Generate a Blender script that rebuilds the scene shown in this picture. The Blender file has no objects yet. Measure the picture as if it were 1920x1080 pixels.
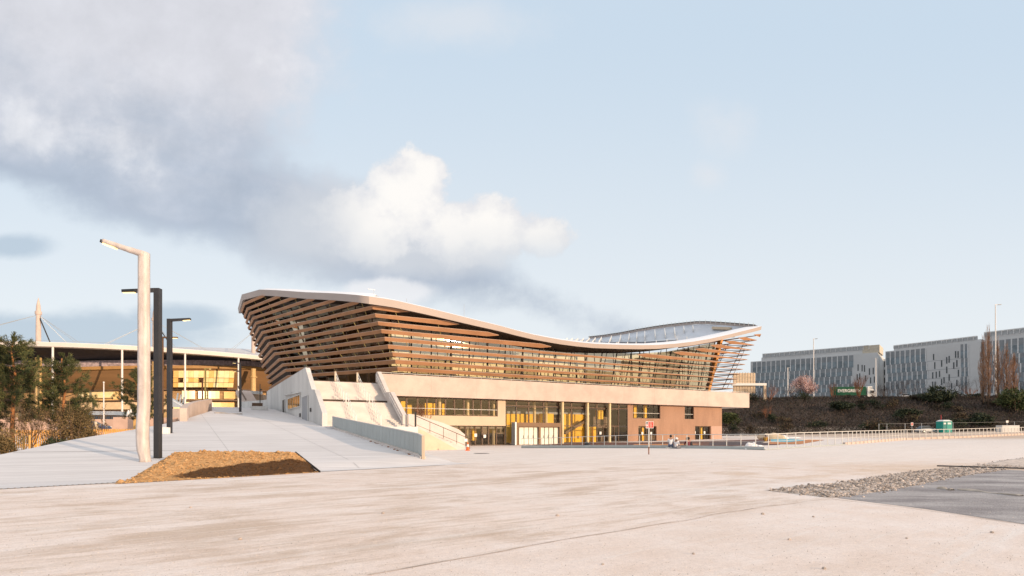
import bpy, bmesh, math, random
from mathutils import Vector, Matrix, noise as mnoise
random.seed(7)
SC = bpy.context.scene
COL = SC.collection
R = math.radians
EYE = 1.7; F = 1080.0; CX = 960.0; HY = 812.0     # eye height, focal length, principal point of the photograph

# ------------------------------------------------------------------ objects
def link(o, parent=None):
    COL.objects.link(o)
    if parent is not None: o.parent = parent
    return o
def tag(o, label=None, cat=None, group=None, kind=None):
    if label: o['label'] = label
    if cat: o['category'] = cat
    if group: o['group'] = group
    if kind: o['kind'] = kind
    return o
def thing(name, label, cat, loc, group=None, rz=0.0):
    o = bpy.data.objects.new(name, None); o.empty_display_size = .3
    o.location = loc; o.rotation_euler = (0, 0, rz); COL.objects.link(o)
    return tag(o, label, cat, group)
def wloc(o):
    v = Vector((0, 0, 0))
    while o is not None:
        v += Vector(o.location); o = o.parent
    return v
def copy_tree(o, parent=None):
    c = o.copy(); COL.objects.link(c); c.parent = parent
    for ch in list(o.children): copy_tree(ch, c)
    return c

class MB:
    """collects shapes for one mesh"""
    def __init__(s): s.v = []; s.f = []; s.mi = []; s.m = 0
    def add(s, vs, fs):
        n = len(s.v); s.v += [tuple(v) for v in vs]
        for f in fs: s.f.append([i + n for i in f]); s.mi.append(s.m)
        return s
    def quad(s, a, b, c, d): return s.add([a, b, c, d], [(0, 1, 2, 3)])
    def hexa(s, lo, hi):
        n = len(lo)
        fs = [tuple(range(n))[::-1], tuple(range(n, 2 * n))] + [(i, (i + 1) % n, n + (i + 1) % n, n + i) for i in range(n)]
        return s.add(list(lo) + list(hi), fs)
    def box(s, x0, x1, y0, y1, z0, z1):
        return s.hexa([(x0, y0, z0), (x1, y0, z0), (x1, y1, z0), (x0, y1, z0)], [(x0, y0, z1), (x1, y0, z1), (x1, y1, z1), (x0, y1, z1)])
    def obox(s, o, ax, ay, x0, x1, y0, y1, z0, z1):
        """box in a horizontal frame: origin o (2D), axes ax, ay (2D)"""
        g = lambda x, y, z: (o[0] + ax[0] * x + ay[0] * y, o[1] + ax[1] * x + ay[1] * y, z)
        return s.hexa([g(x0, y0, z0), g(x1, y0, z0), g(x1, y1, z0), g(x0, y1, z0)], [g(x0, y0, z1), g(x1, y0, z1), g(x1, y1, z1), g(x0, y1, z1)])
    def prism(s, pts, z0, z1): return s.hexa([(p[0], p[1], z0) for p in pts], [(p[0], p[1], z1) for p in pts])
    def bar(s, p, q, w, h, up=(0, 0, 1), w2=None, h2=None):
        p = Vector(p); q = Vector(q); d = (q - p).normalized(); up = Vector(up)
        sd = d.cross(up)
        if sd.length < 1e-4: sd = d.cross(Vector((1, 0, 0)))
        sd.normalize(); u = sd.cross(d).normalized(); w2 = w if w2 is None else w2; h2 = h if h2 is None else h2
        c = lambda o, a, b: [o - sd * a / 2 - u * b / 2, o + sd * a / 2 - u * b / 2, o + sd * a / 2 + u * b / 2, o - sd * a / 2 + u * b / 2]
        return s.hexa(c(p, w, h), c(q, w2, h2))
    def tube(s, p, q, r, r2=None, n=8, cap=True):
        p = Vector(p); q = Vector(q); r2 = r if r2 is None else r2; d = (q - p)
        if d.length < 1e-6: return s
        d.normalize(); a = d.orthogonal().normalized(); b = d.cross(a)
        lo = [p + (a * math.cos(t) + b * math.sin(t)) * r for t in [2 * math.pi * i / n for i in range(n)]]
        hi = [q + (a * math.cos(t) + b * math.sin(t)) * r2 for t in [2 * math.pi * i / n for i in range(n)]]
        if cap: return s.hexa(lo, hi)
        return s.add(lo + hi, [(i, (i + 1) % n, n + (i + 1) % n, n + i) for i in range(n)])
    def path(s, pts, rs, n=6):
        for i in range(len(pts) - 1):
            r0 = rs[i] if hasattr(rs, '__len__') else rs; r1 = rs[i + 1] if hasattr(rs, '__len__') else rs
            s.tube(pts[i], pts[i + 1], r0, r1, n)
        return s
    def lathe(s, o, prof, n=16):
        o = Vector(o); base = len(s.v)
        for r, z in prof:
            for i in range(n): s.v.append((o.x + r * math.cos(2 * math.pi * i / n), o.y + r * math.sin(2 * math.pi * i / n), o.z + z))
        for k in range(len(prof) - 1):
            for i in range(n):
                s.f.append([base + k * n + i, base + k * n + (i + 1) % n, base + (k + 1) * n + (i + 1) % n, base + (k + 1) * n + i]); s.mi.append(s.m)
        s.f.append([base + i for i in range(n)][::-1]); s.mi.append(s.m)
        s.f.append([base + (len(prof) - 1) * n + i for i in range(n)]); s.mi.append(s.m)
        return s
    def sweep(s, pts, profs, closed_ends=True):
        """profs: one list of 3D points per station"""
        n = len(profs[0]); base = len(s.v)
        for pr in profs: s.v += [tuple(p) for p in pr]
        for k in range(len(profs) - 1):
            for i in range(n):
                s.f.append([base + k * n + i, base + k * n + (i + 1) % n, base + (k + 1) * n + (i + 1) % n, base + (k + 1) * n + i]); s.mi.append(s.m)
        if closed_ends:
            s.f.append([base + i for i in range(n)][::-1]); s.mi.append(s.m)
            s.f.append([base + (len(profs) - 1) * n + i for i in range(n)]); s.mi.append(s.m)
        return s
    def grid(s, rows):
        base = len(s.v); m = len(rows[0])
        for r in rows: s.v += [tuple(p) for p in r]
        for j in range(len(rows) - 1):
            for i in range(m - 1):
                s.f.append([base + j * m + i, base + j * m + i + 1, base + (j + 1) * m + i + 1, base + (j + 1) * m + i]); s.mi.append(s.m)
        return s
    def build(s, name, mats, parent=None, smooth=False, fix=True, bevel=0.0, loc=None):
        me = bpy.data.meshes.new(name)
        off = wloc(parent) if parent is not None else Vector((0, 0, 0))
        if loc is not None: off = off + Vector(loc)
        me.from_pydata([(v[0] - off.x, v[1] - off.y, v[2] - off.z) for v in s.v], [], s.f)
        if not isinstance(mats, (list, tuple)): mats = [mats]
        for m in mats: me.materials.append(m)
        me.polygons.foreach_set('material_index', s.mi)
        if fix and len(s.f) < 30000:
            bm = bmesh.new(); bm.from_mesh(me); bmesh.ops.recalc_face_normals(bm, faces=bm.faces); bm.to_mesh(me); bm.free()
        if smooth: me.polygons.foreach_set('use_smooth', [True] * len(me.polygons))
        me.update()
        o = bpy.data.objects.new(name, me); link(o, parent)
        if loc is not None: o.location = loc
        if bevel:
            b = o.modifiers.new('bevel', 'BEVEL'); b.width = bevel; b.segments = 2; b.limit_method = 'ANGLE'
        return o

# ------------------------------------------------------------------ shader nodes
class S:
    """scalar socket with arithmetic, for writing node graphs as expressions"""
    def __init__(s, nt, sock): s.nt = nt; s.k = sock
    def op(s, o, b=None, c=None, clamp=False):
        n = s.nt.nodes.new('ShaderNodeMath'); n.operation = o; n.use_clamp = clamp
        for i, x in enumerate((s, b, c)):
            if x is None: continue
            if isinstance(x, S): s.nt.links.new(x.k, n.inputs[i])
            else: n.inputs[i].default_value = x
        return S(s.nt, n.outputs[0])
    def __add__(s, b): return s.op('ADD', b)
    def __radd__(s, b): return s.op('ADD', b)
    def __sub__(s, b): return s.op('SUBTRACT', b)
    def __rsub__(s, b): return s.op('MULTIPLY', -1.0) + b
    def __mul__(s, b): return s.op('MULTIPLY', b)
    def __rmul__(s, b): return s.op('MULTIPLY', b)
    def __truediv__(s, b): return s.op('DIVIDE', b)
    def max(s, b): return s.op('MAXIMUM', b)
    def min(s, b): return s.op('MINIMUM', b)
    def ss(s, a, b, lo=0.0, hi=1.0):
        n = s.nt.nodes.new('ShaderNodeMapRange'); n.interpolation_type = 'SMOOTHSTEP'
        if a > b: a, b, lo, hi = b, a, hi, lo
        s.nt.links.new(s.k, n.inputs[0])
        for i, x in enumerate((a, b, lo, hi)): n.inputs[i + 1].default_value = x
        return S(s.nt, n.outputs[0])
    def mix(s, c1, c2):
        n = s.nt.nodes.new('ShaderNodeMixRGB'); s.nt.links.new(s.k, n.inputs[0])
        for i, c in ((1, c1), (2, c2)):
            if isinstance(c, (tuple, list)): n.inputs[i].default_value = (c[0], c[1], c[2], 1)
            else: s.nt.links.new(c.k if isinstance(c, S) else c, n.inputs[i])
        return n.outputs[0]
def noise(nt, vec, scale, detail=5, rough=.55, stretch=None, dist=0.0):
    if stretch:
        m = nt.nodes.new('ShaderNodeMapping'); m.inputs['Scale'].default_value = stretch[:3]
        if len(stretch) > 3: m.vector_type = 'TEXTURE'; m.inputs['Scale'].default_value = [1 / k for k in stretch[:3]]; m.inputs['Rotation'].default_value = (0, 0, stretch[3])
        nt.links.new(vec, m.inputs[0]); vec = m.outputs[0]
    n = nt.nodes.new('ShaderNodeTexNoise'); n.inputs['Scale'].default_value = scale; n.inputs['Detail'].default_value = detail
    n.inputs['Roughness'].default_value = rough; n.inputs['Distortion'].default_value = dist
    nt.links.new(vec, n.inputs['Vector'])
    return S(nt, n.outputs[0])
def newmat(name):
    m = bpy.data.materials.new(name); m.use_nodes = True; nt = m.node_tree
    return m, nt, nt.nodes['Principled BSDF']
def pos(nt):
    return nt.nodes.new('ShaderNodeNewGeometry').outputs['Position']
def bump(nt, b, h, strength, dist=.02):
    n = nt.nodes.new('ShaderNodeBump'); n.inputs['Strength'].default_value = strength; n.inputs['Distance'].default_value = dist
    nt.links.new(h.k, n.inputs['Height']); nt.links.new(n.outputs[0], b.inputs['Normal'])
def mat(name, col, rough=.75, var=.12, scale=1.5, bmp=0.0, metal=0.0, spec=.3, stretch=None, fine=0.0, fscale=25, island=0.0, col2=None):
    m, nt, b = newmat(name); p = pos(nt)
    n = noise(nt, p, scale, 6, .6, stretch)
    lo = tuple(c * (1 - var) for c in col); hi = tuple(min(1, c * (1 + var)) for c in (col2 or col))
    c = n.ss(.3, .7).mix(lo, hi)
    if fine:
        n2 = noise(nt, p, fscale, 3, .6)
        x = nt.nodes.new('ShaderNodeMixRGB'); x.blend_type = 'MULTIPLY'; x.inputs[0].default_value = 1
        nt.links.new(c, x.inputs[1]); nt.links.new(n2.ss(.3, .7, 1 - fine, 1 + fine * .3).k, x.inputs[2]); c = x.outputs[0]
    if island:
        g = nt.nodes.new('ShaderNodeNewGeometry')
        x = nt.nodes.new('ShaderNodeMixRGB'); x.blend_type = 'MULTIPLY'; x.inputs[0].default_value = 1
        r = S(nt, g.outputs['Random Per Island']).ss(0, 1, 1 - island, 1 + island)
        nt.links.new(c, x.inputs[1]); nt.links.new(r.k, x.inputs[2]); c = x.outputs[0]
    nt.links.new(c, b.inputs['Base Color'])
    b.inputs['Roughness'].default_value = rough; b.inputs['Metallic'].default_value = metal
    b.inputs['Specular IOR Level'].default_value = spec
    if bmp: bump(nt, b, noise(nt, p, fscale, 5, .65), bmp)
    return m
def glassmat(name, tint, refl, gcol=(1, 1, 1), rough=.02, wob=0.0):
    m, nt, b = newmat(name); nt.nodes.remove(b)
    t = nt.nodes.new('ShaderNodeBsdfTransparent'); t.inputs[0].default_value = (*tint, 1)
    g = nt.nodes.new('ShaderNodeBsdfGlossy'); g.inputs[0].default_value = (*gcol, 1); g.inputs['Roughness'].default_value = rough
    if wob:
        n = nt.nodes.new('ShaderNodeBump'); n.inputs['Strength'].default_value = wob; n.inputs['Distance'].default_value = .05
        nt.links.new(noise(nt, pos(nt), .6, 2).k, n.inputs['Height']); nt.links.new(n.outputs[0], g.inputs['Normal'])
    x = nt.nodes.new('ShaderNodeMixShader'); x.inputs[0].default_value = refl
    fr = nt.nodes.new('ShaderNodeLayerWeight'); fr.inputs[0].default_value = .5
    k = S(nt, fr.outputs['Facing']).op('POWER', 4.0) * (1 - refl) * .9 + refl
    nt.links.new(k.min(1.0).k, x.inputs[0])
    nt.links.new(t.outputs[0], x.inputs[1]); nt.links.new(g.outputs[0], x.inputs[2])
    nt.links.new(x.outputs[0], nt.nodes['Material Output'].inputs[0])
    return m
def emis(name, col, k):
    m, nt, b = newmat(name); b.inputs['Base Color'].default_value = (*col, 1)
    b.inputs['Emission Color'].default_value = (*col, 1); b.inputs['Emission Strength'].default_value = k
    return m

# ------------------------------------------------------------------ terrain
def sst(a, b, x):
    t = max(0., min(1., (x - a) / (b - a))); return t * t * (3 - 2 * t)   # a may be above b
V30 = (-.506, .8625); U30 = (.8625, .506)
def ab(x, y): return x * U30[0] + y * U30[1], x * V30[0] + y * V30[1]
def xy(a, b): return a * U30[0] + b * V30[0], a * U30[1] + b * V30[1]
def drain_b(a): return 24.3 + .312 * a
def ramp_z(a, b):
    if b < 25: z = 0.0
    elif b < 85: z = .0825 * (b - 25)
    elif b < 105: z = 4.95 + .05 * (b - 85)
    else: z = 5.95
    return z * (1 - sst(12.0, 14.2, a) * sst(33, 29.5, b)) * sst(0, 2.2, b - drain_b(a))
AL = [(20, -12), (26, -9), (33.9, -6.7), (41, -5), (49.4, -2.2), (58, .3), (81, 4.4), (100, 5.2), (160, 5.2)]
def ramp_left(b):
    for (b0, a0), (b1, a1) in zip(AL, AL[1:]):
        if b <= b1: return a0 + (a1 - a0) * (b - b0) / (b1 - b0)
    return AL[-1][1]
def base_y(x): return 134 - .12 * (x - 60)
def G(x, y):
    """natural ground without the ramp"""
    z = sst(31, 50, y) * (.12 + .018 * max(0, min(110, x)))
    if y < 200: z *= sst(-30, 0, x) * .6 + .4
    if x > 38 and y > 90:
        e = y - base_y(x)
        z += (12.2 - z) * sst(0, 46, e) * sst(38, 58, x)
    if x < -20: z += sst(60, 200, y) * 4.5 * sst(-20, -40, x)
    return z
def hit(px, py, surf='g', dmax=260):
    r = (px - CX) / F; q = (HY - py) / F; d = 4.0
    while d < dmax:
        x, y, z = r * d, d, EYE + q * d
        if surf == 'g': h = G(x, y)
        else:
            a, b = ab(x, y); h = ramp_z(a, b)
        if z <= h: return Vector((x, y, h))
        d += .04
    return Vector((r * dmax, dmax, EYE + q * dmax))
def at(px, py, d): return Vector(((px - CX) / F * d, d, EYE + (HY - py) / F * d))
# ------------------------------------------------------------------ camera, sun, sky
cam = bpy.data.cameras.new('camera'); co = bpy.data.objects.new('camera', cam); COL.objects.link(co)
cam.sensor_width = 36; cam.lens = F / 1920 * 36; cam.shift_y = (HY - 540) / 1920; cam.clip_end = 6000; cam.clip_start = .1
co.location = (0, 0, EYE); co.rotation_euler = (R(90), 0, 0); SC.camera = co
SUN_AZ, SUN_EL = 55.0, 9.5           # sun behind the camera, to its right (degrees from straight behind), low
sd = Vector((math.sin(R(SUN_AZ)) * math.cos(R(SUN_EL)), -math.cos(R(SUN_AZ)) * math.cos(R(SUN_EL)), math.sin(R(SUN_EL))))
sl = bpy.data.lights.new('sun', 'SUN'); sl.energy = 4.5; sl.angle = R(.5); sl.color = (1, .72, .48)
so = bpy.data.objects.new('sun', sl); COL.objects.link(so); so.rotation_euler = sd.to_track_quat('Z', 'Y').to_euler(); so.location = (0, 0, 60)
SC.view_settings.view_transform = 'Standard'; SC.view_settings.look = 'None'; SC.view_settings.exposure = 0; SC.view_settings.gamma = 1
try:
    SC.cycles.max_bounces = 8; SC.cycles.transparent_max_bounces = 16; SC.cycles.use_denoising = True
except Exception: pass

def make_world():
    w = bpy.data.worlds.new('World'); SC.world = w; w.use_nodes = True; nt = w.node_tree
    bg = nt.nodes['Background']; bg.inputs[1].default_value = .1
    sky = nt.nodes.new('ShaderNodeTexSky'); sky.sky_type = 'NISHITA'; sky.sun_disc = False
    sky.sun_elevation = R(SUN_EL); sky.sun_rotation = math.atan2(sd.x, sd.y); sky.air_density = 1.0; sky.dust_density = 1.5
    tc = nt.nodes.new('ShaderNodeTexCoord'); vec = tc.outputs['Generated']
    sep = nt.nodes.new('ShaderNodeSeparateXYZ'); nt.links.new(vec, sep.inputs[0])
    dx, dy, dz = (S(nt, sep.outputs[i]) for i in range(3))
    ady = dy.op('ABSOLUTE').max(.12)
    p = dx / ady; q = dz.max(0.0) / ady                       # tangent-plane coordinates facing north, mirrored to the south
    cmb = nt.nodes.new('ShaderNodeCombineXYZ'); nt.links.new(p.k, cmb.inputs[0]); nt.links.new(q.k, cmb.inputs[1]); nt.links.new(dy.op('SIGN').k, cmb.inputs[2])
    pv = cmb.outputs[0]
    n1 = noise(nt, pv, 2.6, 8, .55) - .5
    n2 = noise(nt, pv, 7.5, 8, .6) - .5
    n3 = noise(nt, pv, 1.7, 9, .6, (1, 2.2, 1), .4) - .5
    n4 = noise(nt, pv, 17, 7, .6) - .5
    X = lambda px: (px - CX) / F
    Y = lambda py: (HY - py) / F
    # clear sky: pale at the horizon, light blue higher up
    base = q.ss(.02, .75).mix((.775, .812, .84), (.56, .67, .785))
    # great grey cloud: above a slanting lower edge, left of a slanting right edge
    low = (q - Y(372)) + (p - X(0)) * .29 + n1 * .17 + n2 * .09 + n3 * .12 + n4 * .03
    low = low - (p - X(620)).max(0.0) * .12
    rgt = ((q * -1.0 + Y(300)).max(0.0) * 1.9 - p + X(590)) + n1 * .42 + n2 * .22 + n4 * .10
    a = low.ss(-.02, .06) * rgt.ss(-.06, .12)
    shade = (low * 1.0 + n3 * .34 + n1 * .22 + n2 * .12).ss(.02, .36)
    tone = shade.mix((.40, .455, .55), (.655, .65, .69))
    lit = ((n1 * 1.7 + n2 * .9 + (p - X(330)) * .30 - (q - Y(260)).op('ABSOLUTE') * 1.2)).ss(.0, .34)
    tone = S(nt, tone); tone = (lit * .6).mix(tone, (.79, .785, .80))
    vr = nt.nodes.new('ShaderNodeMixRGB'); vr.blend_type = 'MULTIPLY'; vr.inputs[0].default_value = 1
    nt.links.new(tone, vr.inputs[1]); nt.links.new((n2 * .26 + n4 * .20 + n1 * .16 + 1.02).k, vr.inputs[2]); tone = vr.outputs[0]
    c = (a * .93).mix(base, S(nt, tone))
    # bright cumulus in front of the grey cloud
    def blob(px, py, rx, ry):
        u = (p - X(px)) / (rx / F); v = (q - Y(py)) / (ry / F)
        return (u * u + v * v).op('SQRT') * -1.0 + 1.0
    b = blob(765, 375, 95, 105).max(blob(900, 432, 175, 78)).max(blob(690, 420, 130, 80)).max(blob(1010, 445, 70, 52)).max(blob(800, 330, 45, 50))
    # soft grey body that the bright heads grow out of
    body = blob(800, 468, 235, 72).max(blob(600, 425, 210, 120)) + n1 * .9 + n2 * .7 + n4 * .25
    c = (body.ss(.0, .7) * .85).mix(S(nt, c), (.60, .625, .67))
    n5 = noise(nt, pv, 36, 6, .62) - .5
    bb = b + n2 * 1.05 + n1 * .35 + n4 * .75 + n5 * .30
    am = bb.ss(.02, .26) * (p + n1 * .15 + n2 * .1).ss(X(560), X(745), .12, 1.0) * (q + n1 * .10 + n2 * .05).ss(Y(535), Y(450))
    warm = (bb * .8 + n4 * .8 + n2 * .6 + .12).ss(.0, .7).mix((.74, .735, .76), (.945, .91, .87))
    warm = S(nt, warm); warm = ((q + n1 * .06 + n4 * .03).ss(Y(395), Y(515)) * .8).mix(warm, (.635, .66, .70))
    c = am.mix(S(nt, c), S(nt, warm))
    b2 = blob(730, 548, 120, 36) + n2 * .6 + n4 * .5
    c = (b2.ss(.1, .5) * .75).mix(S(nt, c), (.86, .85, .86))
    # blue-grey banks low on the left, thin veils on the right
    b3 = (blob(120, 628, 480, 66).max(blob(20, 462, 130, 40)).max(blob(330, 600, 160, 45))) + n3 * 1.3 + n2 * .5
    c = (b3.ss(.08, .6) * .85).mix(S(nt, c), (.44, .53, .63))
    b4 = (blob(1370, 240, 120, 115).max(blob(860, 40, 260, 90)).max(blob(1330, 330, 70, 60))) + n1 * .9 + n2 * 1.0 + n4 * .4
    c = (b4.ss(.25, 1.0) * .55).mix(S(nt, c), (.74, .755, .79))
    # western sky behind the camera: a warm glow round the low sun
    dt = nt.nodes.new('ShaderNodeVectorMath'); dt.operation = 'DOT_PRODUCT'
    nt.links.new(vec, dt.inputs[0]); dt.inputs[1].default_value = (sd.x, sd.y, .10)
    glow = S(nt, dt.outputs['Value']).ss(.85, 1.0)
    c = (glow * dz.ss(.60, .02)).mix(S(nt, c), (1.45, 1.14, .68))
    # unseen sky overhead is brightened to add light on the ground
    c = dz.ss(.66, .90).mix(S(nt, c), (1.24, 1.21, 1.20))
    # the world background runs at a low strength, so the painted part is scaled up to it
    sc = nt.nodes.new('ShaderNodeMixRGB'); sc.blend_type = 'MULTIPLY'; sc.inputs[0].default_value = 1
    nt.links.new(c, sc.inputs[1]); sc.inputs[2].default_value = (10.4, 10.4, 10.4, 1)
    ad = nt.nodes.new('ShaderNodeMixRGB'); ad.blend_type = 'ADD'; ad.inputs[0].default_value = .12
    nt.links.new(sc.outputs[0], ad.inputs[1]); nt.links.new(sky.outputs[0], ad.inputs[2])
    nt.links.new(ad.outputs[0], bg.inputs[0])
make_world()

# ------------------------------------------------------------------ materials
M = {}
M['slab'] = mat('pink_beige_concrete', (.56, .45, .39), .8, .10, .45, .12, fine=.06, fscale=9)
M['conc'] = mat('grey_concrete', (.60, .585, .56), .8, .13, .35, .12, fine=.06, fscale=8, stretch=(1, 1, .35))
M['step'] = mat('stair_concrete', (.60, .54, .50), .8, .09, .6, .05)
M['cream'] = mat('cream_concrete', (.58, .465, .34), .8, .05, .6)
M['brown'] = mat('brown_concrete', (.355, .21, .14), .8, .10, .8, .1, stretch=(1, 1, .25), fine=.08, fscale=6)
M['louvre'] = mat('bronze_louvre', (.37, .19, .098), .55, .14, .35, spec=.25, island=.10)
M['louvre_sunlit_edge'] = mat('louvre_sunlit_edge', (.56, .40, .31), .6, .06)
M['fascia'] = mat('pale_metal_fascia', (.40, .34, .31), .5, .04, .2, spec=.4)
M['roofin'] = mat('grey_roof_membrane', (.46, .49, .54), .4, .12, .25, spec=.5)
M['roof'] = mat('white_roof_sheet', (.80, .80, .82), .45, .03, .12)
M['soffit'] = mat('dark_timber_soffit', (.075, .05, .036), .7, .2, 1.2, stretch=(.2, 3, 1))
M['dark'] = mat('dark_metal', (.035, .032, .03), .45, .1)
M['bronze'] = mat('bronze_frame', (.13, .075, .045), .5, .1)
M['hanger'] = mat('hanger_rod', (.42, .32, .12), .5, .1)
M['white'] = mat('white_paint', (.76, .74, .70), .5, .04)
M['door'] = mat('white_door_leaf', (.74, .72, .62), .5, .06, 3)
M['yellow'] = mat('yellow_interior', (.92, .55, .05), .7, .08, .7)
M['inside'] = mat('dark_interior', (.24, .195, .155), .8, .25, .5)
M['insidef'] = mat('interior_floor', (.22, .19, .16), .6, .1)
M['column'] = mat('cream_column', (.70, .56, .33), .6, .05)
M['glass_up'] = glassmat('upper_glazing', (.52, .44, .33), .43, (1, .88, .66), .03, .05)
M['glass_up2'] = glassmat('upper_glazing_dim', (.55, .46, .34), .20, (1, .86, .62), .03, .05)
M['glass_ch'] = glassmat('chamfer_glazing', (.50, .40, .29), .04, (.9, .75, .55), .03, .03)
M['glass_low'] = glassmat('ground_glazing', (.90, .885, .86), .05, (1, .95, .85), .01)
M['greydoor'] = mat('grey_steel_door', (.30, .31, .33), .5, .05)
M['metal'] = mat('galvanised_metal', (.42, .44, .45), .4, .08, 4, metal=.3)
M['panel'] = mat('grey_balustrade_panel', (.40, .43, .42), .55, .05, .8)
M['railm'] = mat('pale_rail_paint', (.62, .60, .56), .5, .05)
M['black'] = mat('black_post_paint', (.028, .028, .032), .42, .12, 2, spec=.45)
M['lamp'] = emis('lit_lamp_lens', (1, .72, .28), 2.2)
M['steel'] = mat('white_steel', (.74, .70, .66), .45, .05)
M['rusty'] = mat('rust', (.25, .10, .045), .9, .3, 5)

def wrap_mat():
    m, nt, b = newmat('plastic_wrap'); p = pos(nt)
    n = noise(nt, p, 3.0, 6, .65, (1, 1, .35), .5); c = n.ss(.3, .75).mix((.50, .43, .39), (.70, .62, .575))
    n2 = noise(nt, p, 9, 4, .6, (1, 1, .5)); c = (n2.ss(.66, .74) * .5).mix(S(nt, c), (.35, .19, .11))
    nt.links.new(c, b.inputs['Base Color']); b.inputs['Roughness'].default_value = .55
    bump(nt, b, noise(nt, p, 7, 5, .7, (1, 1, .3), .6), .6, .03)
    return m
M['wrap'] = wrap_mat()

def ground_mat():
    m, nt, b = newmat('sandy_concrete_yard'); p = pos(nt)
    sep = nt.nodes.new('ShaderNodeSeparateXYZ'); nt.links.new(p, sep.inputs[0]); px, py, pz = (S(nt, sep.outputs[i]) for i in range(3))
    side = ((py - 6.876) * 0.779 - (px - -1.719) * 0.627)       # positive on the dirty side of the seam
    big = noise(nt, p, .05, 5, .55); streak = noise(nt, p, .55, 14, .76, (.34, 1.3, 1, R(38)), .25); streak2 = noise(nt, p, 2.1, 12, .78, (.20, 1.6, 1, R(33)), .2); tyre = noise(nt, p, 2.6, 8, .72, (.05, 1.3, 1, R(41)))
    mott = noise(nt, p, .9, 8, .62); grain = noise(nt, p, 38, 3, .75); grain2 = noise(nt, p, 11, 5, .7); blot = noise(nt, p, .33, 6, .6, None, .7)
    c = (big * .5 + mott * .5).ss(.36, .64).mix((.73, .60, .52), (.80, .705, .65))
    dirt = (side + (mott - .5) * 1.2).ss(-.3, .6, .22, 1.0) * (px + (blot - .5) * 6).ss(14, 2, .45, 1.0)
    c = ((streak + blot * .45 - .225).ss(.45, .63) * .72 * dirt).mix(S(nt, c), (.50, .37, .275))
    c = (streak2.ss(.49, .65) * .6 * dirt).mix(S(nt, c), (.52, .40, .30))
    c = (tyre.ss(.54, .66) * .40 * dirt).mix(S(nt, c), (.50, .39, .30))
    c = (tyre.ss(.46, .34) * .45).mix(S(nt, c), (.76, .70, .66))
    pale = noise(nt, p, .22, 10, .66, (.4, 1.6, 1, R(40)), .4)
    c = (pale.ss(.53, .70) * .75).mix(S(nt, c), (.78, .72, .68))
    # further off it turns to pale bare concrete, then to sand at the foot of the bank
    far = (py + (mott - .5) * 8 + (streak - .5) * 20).ss(26, 40)
    c = (far * .7).mix(S(nt, c), (.74, .67, .62))
    orange = ((px - 6.0) * .08 + (blot - .5) * 3.4).ss(.2, 1.3) * (py + (mott - .5) * 6).ss(14, 21) * (py + (mott - .5) * 6).ss(36, 25)
    c = (orange * .55).mix(S(nt, c), (.62, .435, .28))
    sand = ((px - 42.0) * .06 + (blot - .5) * 1.5).ss(0, 1) * (py + (mott - .5) * 20).ss(52, 66)
    c = (sand * .8).mix(S(nt, c), (.50, .365, .26))
    c = ((py + pz * -6.0).ss(190, 240)).mix(S(nt, c), (.14, .11, .08))
    veg = pz.ss(2.6, 3.6) * px.ss(30, 45)
    c = veg.mix(S(nt, c), (.075, .052, .04))
    x = nt.nodes.new('ShaderNodeMixRGB'); x.blend_type = 'MULTIPLY'; x.inputs[0].default_value = 1
    nt.links.new(c, x.inputs[1]); nt.links.new(((grain - .5) * .75 + (grain2 - .5) * .42 + (noise(nt, p, 95, 2, .6) - .5) * .7 + 1.0).k, x.inputs[2])
    speck = noise(nt, p, 14, 2, .5)
    c = (speck.ss(.72, .78) * .35).mix(S(nt, x.outputs[0]), (.16, .12, .09))
    nt.links.new(c, b.inputs['Base Color']); b.inputs['Roughness'].default_value = .85; b.inputs['Specular IOR Level'].default_value = .25
    bump(nt, b, grain * .6 + grain2 * .8 + mott * .5, .35, .02)
    return m
M['ground'] = ground_mat()
def ramp_mat():
    m, nt, b = newmat('fresh_pale_concrete'); p = pos(nt)
    a = noise(nt, p, .14, 6, .6); br = noise(nt, p, .5, 8, .6, (.35, 5, 1, R(30)), .3); g = noise(nt, p, 30, 3, .7); st = noise(nt, p, .9, 6, .6, None, .5)
    c = (a * .5 + br * .5).ss(.36, .64).mix((.56, .535, .53), (.655, .63, .625))
    c = (st.ss(.60, .76) * .3).mix(S(nt, c), (.50, .44, .39))
    x = nt.nodes.new('ShaderNodeMixRGB'); x.blend_type = 'MULTIPLY'; x.inputs[0].default_value = 1
    nt.links.new(c, x.inputs[1]); nt.links.new(((g - .5) * .24 + (br - .5) * .16 + 1.0).k, x.inputs[2])
    nt.links.new(x.outputs[0], b.inputs['Base Color']); b.inputs['Roughness'].default_value = .8
    bump(nt, b, br + g * .4, .2, .01)
    return m
M['ramp'] = ramp_mat()
M['asphalt'] = mat('dusty_asphalt', (.33, .30, .30), .85, .16, .45, .4, stretch=(.7, 1.5, 1), fine=.45, fscale=45, col2=(.45, .42, .41), spec=.1)
M['joint'] = mat('joint_filler', (.12, .10, .09), .9, .2, 3)
M['drain'] = mat('slot_drain_steel', (.05, .045, .042), .6, .2, 6)
M['court_red'] = mat('red_brown_court', (.15, .075, .06), .8, .15, .5, fine=.2)
M['court_orange'] = mat('orange_court', (.52, .22, .09), .8, .15, .6)
M['court_dark'] = mat('dark_violet_court', (.085, .065, .07), .8, .15, .5)
M['court_blue'] = mat('blue_court', (.16, .42, .50), .8, .12, .5)
M['sandstone'] = mat('sand_mound', (.50, .40, .29), .9, .15, 1.2, .5)

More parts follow.
